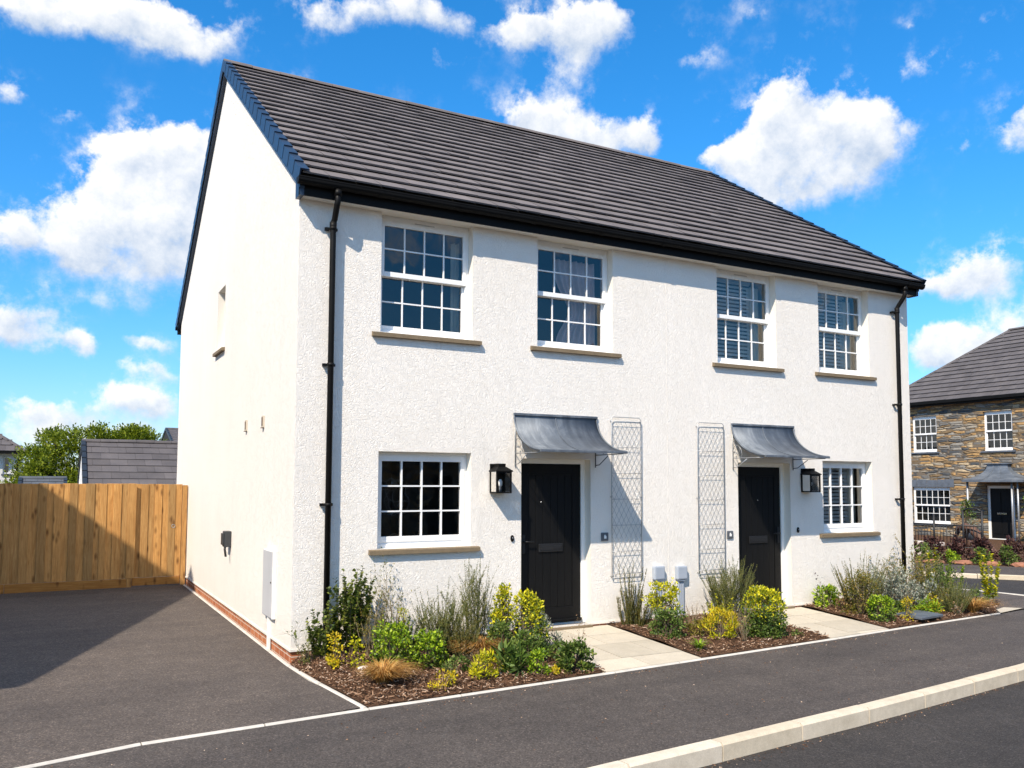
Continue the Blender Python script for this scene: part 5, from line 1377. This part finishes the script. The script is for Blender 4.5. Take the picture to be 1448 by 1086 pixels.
m = MB(); m.tube([(.1,.30,.66),(.1,.42,.42),(.1,.40,.05)], .06, 8); m.tube([(.1,.02,.70),(.1,.12,.40),(.1,-.05,.05)], .06, 8); m.build('limb', M['log'], e)
m = MB(); m.bevbox((-.2,-.75,0),(.2,.75,.10),.02); m.bevbox((-.15,-.6,-.3),(.15,.6,.0),.01)
o = m.build('stone_bench', M['wall_slab']); o.location = (19.2,6.45,.27); tag(o, 'low pale stone slab among the purple bushes before the stone house', 'bench')
e = empty('planter', (26.9,9.78,0), 'dark grey planter with a small plant left of the stone house door', 'planter')
m = MB(); m.tube([(0,0,-.05),(0,0,.38)], [.20,.25], 12); m.build('pot', M['pot'], e)
shrub('climbing_plant', 26.95, 10.0, 'sparse green climber by the left porch post of the stone house', .22,.22,1.5, 260,.09,.06,'lf_mid', sh='column', clumps=14, z0=.3, cr=.6, z=0.)
shrub('climbing_plant', 26.9, 7.55, 'leafy green climber right of the stone house porch', .36,.36,1.7, 420,.10,.07,'lf_mid', sh='globe', clumps=18, cr=.5, z=0.)
shrub('potted_plant', 26.9, 9.78, 'pale small plant growing in the dark grey planter', .2,.2,.35, 120,.07,.04,'lf_silver', clumps=7, stems=False, z=.38, cat='plant')
# ------------------------------------------------------------------ behind the fence
def box_roof(parent, x0, x1, y0, y1, ez, rz, mat, rows, vm='verge', tw=.33, over=.12):
    """gable roof, ridge along x"""
    ym = (y0+y1)/2; dy = ym-y0+over; sl = math.hypot(dy, rz-ez); r = MB()
    S = Vector((0,dy,rz-ez)); N = Vector((0,-(rz-ez),dy)); S2 = Vector((0,-dy,rz-ez)); N2 = Vector((0,rz-ez,dy))
    tiled_slope(r, (x0-.04,y0-over,ez), (1,0,0), S, N, x1-x0+.08, rows, sl/rows, tw, .024)
    tiled_slope(r, (x0-.04,y1+over,ez), (1,0,0), S2, N2, x1-x0+.08, rows, sl/rows, tw, .024)
    ro = r.build('roof', mat, parent)
    u = MB(); u.add([(x0-.035,y0-over,ez-.0),(x1+.035,y0-over,ez),(x1+.035,ym,rz-.006),(x0-.035,ym,rz-.006),(x1+.035,y1+over,ez),(x0-.035,y1+over,ez)],
                    [(0,1,2,3),(3,2,4,5),(0,3,5),(1,4,2),(0,5,4,1)]); u.build('roof_underlay', M['tile_under'], ro)
    c = MB(); ridge_tiles(c, (x0-.06,ym,rz+.03), (x1+.06,ym,rz+.03)); c.build('ridge_tile', mat, ro)
    v = MB()
    verge_caps(v, (x0-.07,y0-over,ez), S, N, (1,0,0), rows, sl/rows, .10); verge_caps(v, (x0-.07,y1+over,ez), S2, N2, (1,0,0), rows, sl/rows, .10)
    verge_caps(v, (x1+.07,y0-over,ez), S, N, (-1,0,0), rows, sl/rows, .10); verge_caps(v, (x1+.07,y1+over,ez), S2, N2, (-1,0,0), rows, sl/rows, .10)
    v.build('verge_cap', M[vm], ro)
    return ro
def shell(parent, x0, x1, y0, y1, z1, ez, rz, mat, over=.12, ho=()):
    b = MB(); ym = (y0+y1)/2; zt = ez+over*(rz-ez)/(ym-y0+over)-.05
    wall_with_holes(b, x1, 0, zt, ho, y0, False, x0)
    b.quad((x1,y1,0),(x0,y1,0),(x0,y1,zt),(x1,y1,zt))
    b.quad((x0,y0,0),(x0,y0,zt),(x0,ym,rz-.06),(x0,y1,zt),(x0,y1,0)); b.quad((x1,y0,0),(x1,y1,0),(x1,y1,zt),(x1,ym,rz-.06),(x1,y0,zt))
    return b.build('wall', mat, parent)
e = empty('garage', (0,0,0), 'low garage with grey tiled roof just behind the gate', 'garage')
shell(e, -1.62, 4.2, 14.2, 18.8, 2., 1.85, 3.10, M['render_far']); box_roof(e, -1.58, 4.2, 14.2, 18.8, 1.85, 3.06, M['tile_far'], 7, 'verge_dark', .42)
e = empty('low_garage', (0,0,0), 'low dark slate roofed outbuilding showing just over the fence', 'garage')
shell(e, -3.2, -1.95, 20, 23.2, 1.5, 1.35, 2.10, M['render_far']); box_roof(e, -3.16, -1.95, 20., 23.2, 1.35, 2.06, M['tile_grey_far'], 6, 'verge_dark')
def far_house(name, x0, x1, y0, y1, ez, rz, label, wins, mat='render_far', ang=0, loc=(0,0,0), rows=18, doors=()):
    e = empty(name, loc, label, 'house', None, ang)
    ho = [tuple(w) for w in wins]+[tuple(w) for w in doors]
    shell(e, x0, x1, y0, y1, ez, ez, rz, M[mat], .25, ho)
    for a, b, c, d in wins:
        f = MB(); rect_frame(f, a, c, b, d, .06, .06, .06, .06, y0+.06, y0+.14, False); bars(f, a+.06, c+.06, b-.06, d-.06, 2, 2, y0+.08, y0+.12, .03)
        fo = f.build('window', M['upvc'], e); g = MB(); pane(g, a+.05, c+.05, b-.05, d-.05, y0+.10); g.build('pane', M['glass'], fo)
        s = MB(); s.box((a-.06,y0-.05,c-.06),(b+.06,y0+.06,c-.002)); s.build('sill', M['slate'], fo)
    for a, b, c, d in doors:
        f = MB(); f.box((a+.002,y0+.06,c),(b-.002,y0+.12,d-.002)); f.build('door', M['door_black'], e)
    if ho:
        k = MB(); k.box((x0+.2,y0+.6,.05),(x1-.2,y0+3.2,ez-.1)); k.build('interior_wall', M['interior_dark'], e)
    box_roof(e, x0, x1, y0, y1, ez, rz, M['tile_far'], rows, 'verge_dark', .33, .25)
    g = MB(); g.box((x0-.05,y0-.36,ez-.07),(x1+.05,y0-.255,ez+.02)); g.tube([(x1-.12,y0-.30,ez-.05),(x1-.12,y0-.05,ez-.4),(x1-.12,y0-.05,.05)], .04, 8); g.build('gutter', M['black_plastic'], e)
    return e
def hip_roof(parent, x0, x1, y0, y1, ez, rz, ins, rows, mat, o=.3, tw=.33):
    ym = (y0+y1)/2; a0, a1, b0, b1 = x0-o, x1+o, y0-o, y1+o; H = rz-ez; m = MB()
    def face(O, U, run, Lx, cut):
        S = Vector(run); N = Vector((-run[0]*H, -run[1]*H, run[0]**2+run[1]**2)); sl = S.length
        tiled_slope(m, O, U, S, N, Lx, rows, sl/rows, tw, .04, .003, clip=lambda q: (cut*q/sl, Lx-cut*q/sl))
    dy = ym-b0; dx = ins+o
    face((a0,b0,ez), (1,0,0), (0,dy,H), a1-a0, dx); face((a0,b1,ez), (1,0,0), (0,-dy,H), a1-a0, dx)
    face((a0,b1,ez), (0,-1,0), (dx,0,H), b1-b0, dy); face((a1,b1,ez), (0,-1,0), (-dx,0,H), b1-b0, dy)
    ro = m.build('roof', mat, parent)
    u = MB(); A = [(a0+.02,b0+.02,ez),(a1-.02,b0+.02,ez),(a1-.02,b1-.02,ez),(a0+.02,b1-.02,ez)]; B = [(x0+ins,ym,rz-.01),(x1-ins,ym,rz-.01)]
    u.add(A+B, [(0,1,5,4),(1,2,5),(2,3,4,5),(3,0,4),(0,3,2,1)]); u.build('roof_underlay', M['tile_under'], ro)
    t_ = MB(); ridge_tiles(t_, (x0+ins,ym,rz+.04), (x1-ins,ym,rz+.04))
    for p, q in (((a0,b0,ez+.04),(x0+ins,ym,rz+.05)),((a1,b0,ez+.04),(x1-ins,ym,rz+.05)),((a0,b1,ez+.04),(x0+ins,ym,rz+.05)),((a1,b1,ez+.04),(x1-ins,ym,rz+.05))): ridge_tiles(t_, p, q, .09)
    t_.build('ridge_tile', mat, ro)
e = empty('far_cottage', (0,0,0), 'white cottage with hipped grey roof at the far left edge beyond the fence', 'house')
mb = MB(); wall_with_holes(mb, -3.55, 0, 3.2, [(-4.12,-3.86,2.27,2.98)], 32., False, -12.)
mb.quad((-3.55,32,0),(-3.55,39,0),(-3.55,39,3.2),(-3.55,32,3.2)); mb.quad((-12,39,0),(-12,32,0),(-12,32,3.2),(-12,39,3.2)); mb.quad((-3.55,39,0),(-12,39,0),(-12,39,3.2),(-3.55,39,3.2)); mb.build('wall', M['render_far'], e)
f = MB(); rect_frame(f, -4.12, 2.27, -3.86, 2.98, .05, .05, .05, .05, 32.05, 32.12, False); fo = f.build('window', M['upvc'], e)
f = MB(); pane(f, -4.08, 2.31, -3.90, 2.94, 32.08); f.build('pane', M['glass'], fo); f = MB(); f.box((-4.17,31.94,2.20),(-3.81,32.05,2.268)); f.build('sill', M['slate'], fo)
f = MB(); f.box((-6.,32.5,1.5),(-3.7,34,3.1)); f.build('interior_wall', M['interior_dark'], e)
hip_roof(e, -12., -3.55, 32., 39., 3.2, 5.5, 3.2, 9, M['tile_far'])
f = MB(); f.box((-12.2,31.62,3.10),(-3.3,31.70,3.20)); f.build('gutter', M['black_plastic'], e)
f = MB(); f.tube([(-3.42,31.7,3.12),(-3.50,31.9,2.85),(-3.60,31.95,2.7),(-3.60,31.95,.1)], .05, 8); f.build('downpipe', M['pipe_black'], e)
far_house('far_gable_house', 3.42, 10., 40, 46, 4.05, 5.0, 'white house end with dark verge peeping past the gable wall', [], rows=9)
# the neighbour on the left that shades the drive, and the row opposite mirrored in the windows
far_house('neighbour_house', -17.1, -6.7, -2.6, 7.4, 5.3, 8.85, 'white neighbouring house left of the drive, out of view', [(-16.4,-15.2,3.6,5.),(-14,-12.8,3.6,5.),(-11,-9.8,3.6,5.),(-9,-7.8,3.6,5.)], rows=20)
wn = [(1.,2.2,3.4,4.8),(3.2,4.4,3.4,4.8),(6.,7.2,3.4,4.8),(8.2,9.4,3.4,4.8),(1.,2.4,.9,2.1),(8.,9.4,.9,2.1)]
for i, (x, y, lb) in enumerate(((13.,-19.,'house opposite, walls darkened for shade, mirrored in the near ground floor window'),(25.5,-18.,'white house opposite, mirrored in the middle windows'),(39.,-16.5,'house opposite, walls darkened for shade, mirrored in the far ground floor window'))):
    far_house('house_opposite', 0, 10.3, 0, 9, 5.2, 8.3, lb, wn, mat='render_far' if i == 1 else 'rubble', ang=PI+.05*i, loc=(x+4.,y,-.1), rows=18, doors=[(3.,4.,.05,2.15),(6.2,7.2,.05,2.15)])  # rubble instead of white puts the shade of these fronts into their colour

# trees behind the fence
def tree(x, y, label, h, rx, n, seed, clumps=60, base=.6):
    r = random.Random(seed); e = empty('broadleaf_tree', (x,y,0), label, 'tree', 'trees behind the fence')
    t = MB(); t.tube([(0,0,-.1),(.05,0,h*.2),(0,.05,h*.45),(.05,0,h*.75)], [.16,.13,.10,.04], 9)
    cs = []
    for k in range(clumps):
        an = r.uniform(0, 2*PI); v = r.random(); zc = base+(h-base)*v*.93; tt = (zc-base)/(h-base)
        rad = math.sqrt(max(.03, 1-(max(0, tt-.25)/.78)**2)); q = r.uniform(.3,1.)**.5
        c = Vector((rx*rad*q*math.cos(an), rx*rad*q*math.sin(an), zc)); cs.append((c, r.uniform(.30,.62)))
        if k % 3 == 0: t.tube([(0,0,zc*.5), c*.6+Vector((0,0,zc*.15)), c], [.05,.03,.008], 5, False)
    t.build('trunk', M['bark'], e)
    f = MB()
    for i in range(n):
        c, s = cs[r.randrange(len(cs))]; d = rv3(r); rr = s*r.random()**.5
        p = c+Vector((d.x, d.y, d.z*.75))*rr
        # sprays: several leaves run upward from one twig
        dd = (d+Vector((0,0,.9))+rv3(r)*.4).normalized()
        for k in range(3):
            leaf(f, p+dd*.07*k+rv3(r)*.025, dd+rv3(r)*.7, Vector((0,0,1))+rv3(r)*.7, r.uniform(.09,.16), r.uniform(.05,.08))
    f.build('crown', M['lf_tree'], e)
tree(-1.35, 30.0, 'broad light green tree above the fence, left of the garage roof', 4.15, 2.0, 7500, 3, 80, 1.0)
tree(-2.6, 29.0, 'lower dark green tree between the far cottage and the tall tree', 3.2, 1.35, 4200, 9, 50, .8)
tree(.75, 30.5, 'looser light green tree rising behind the garage ridge', 4.25, 1.15, 3600, 5, 44, 1.6)
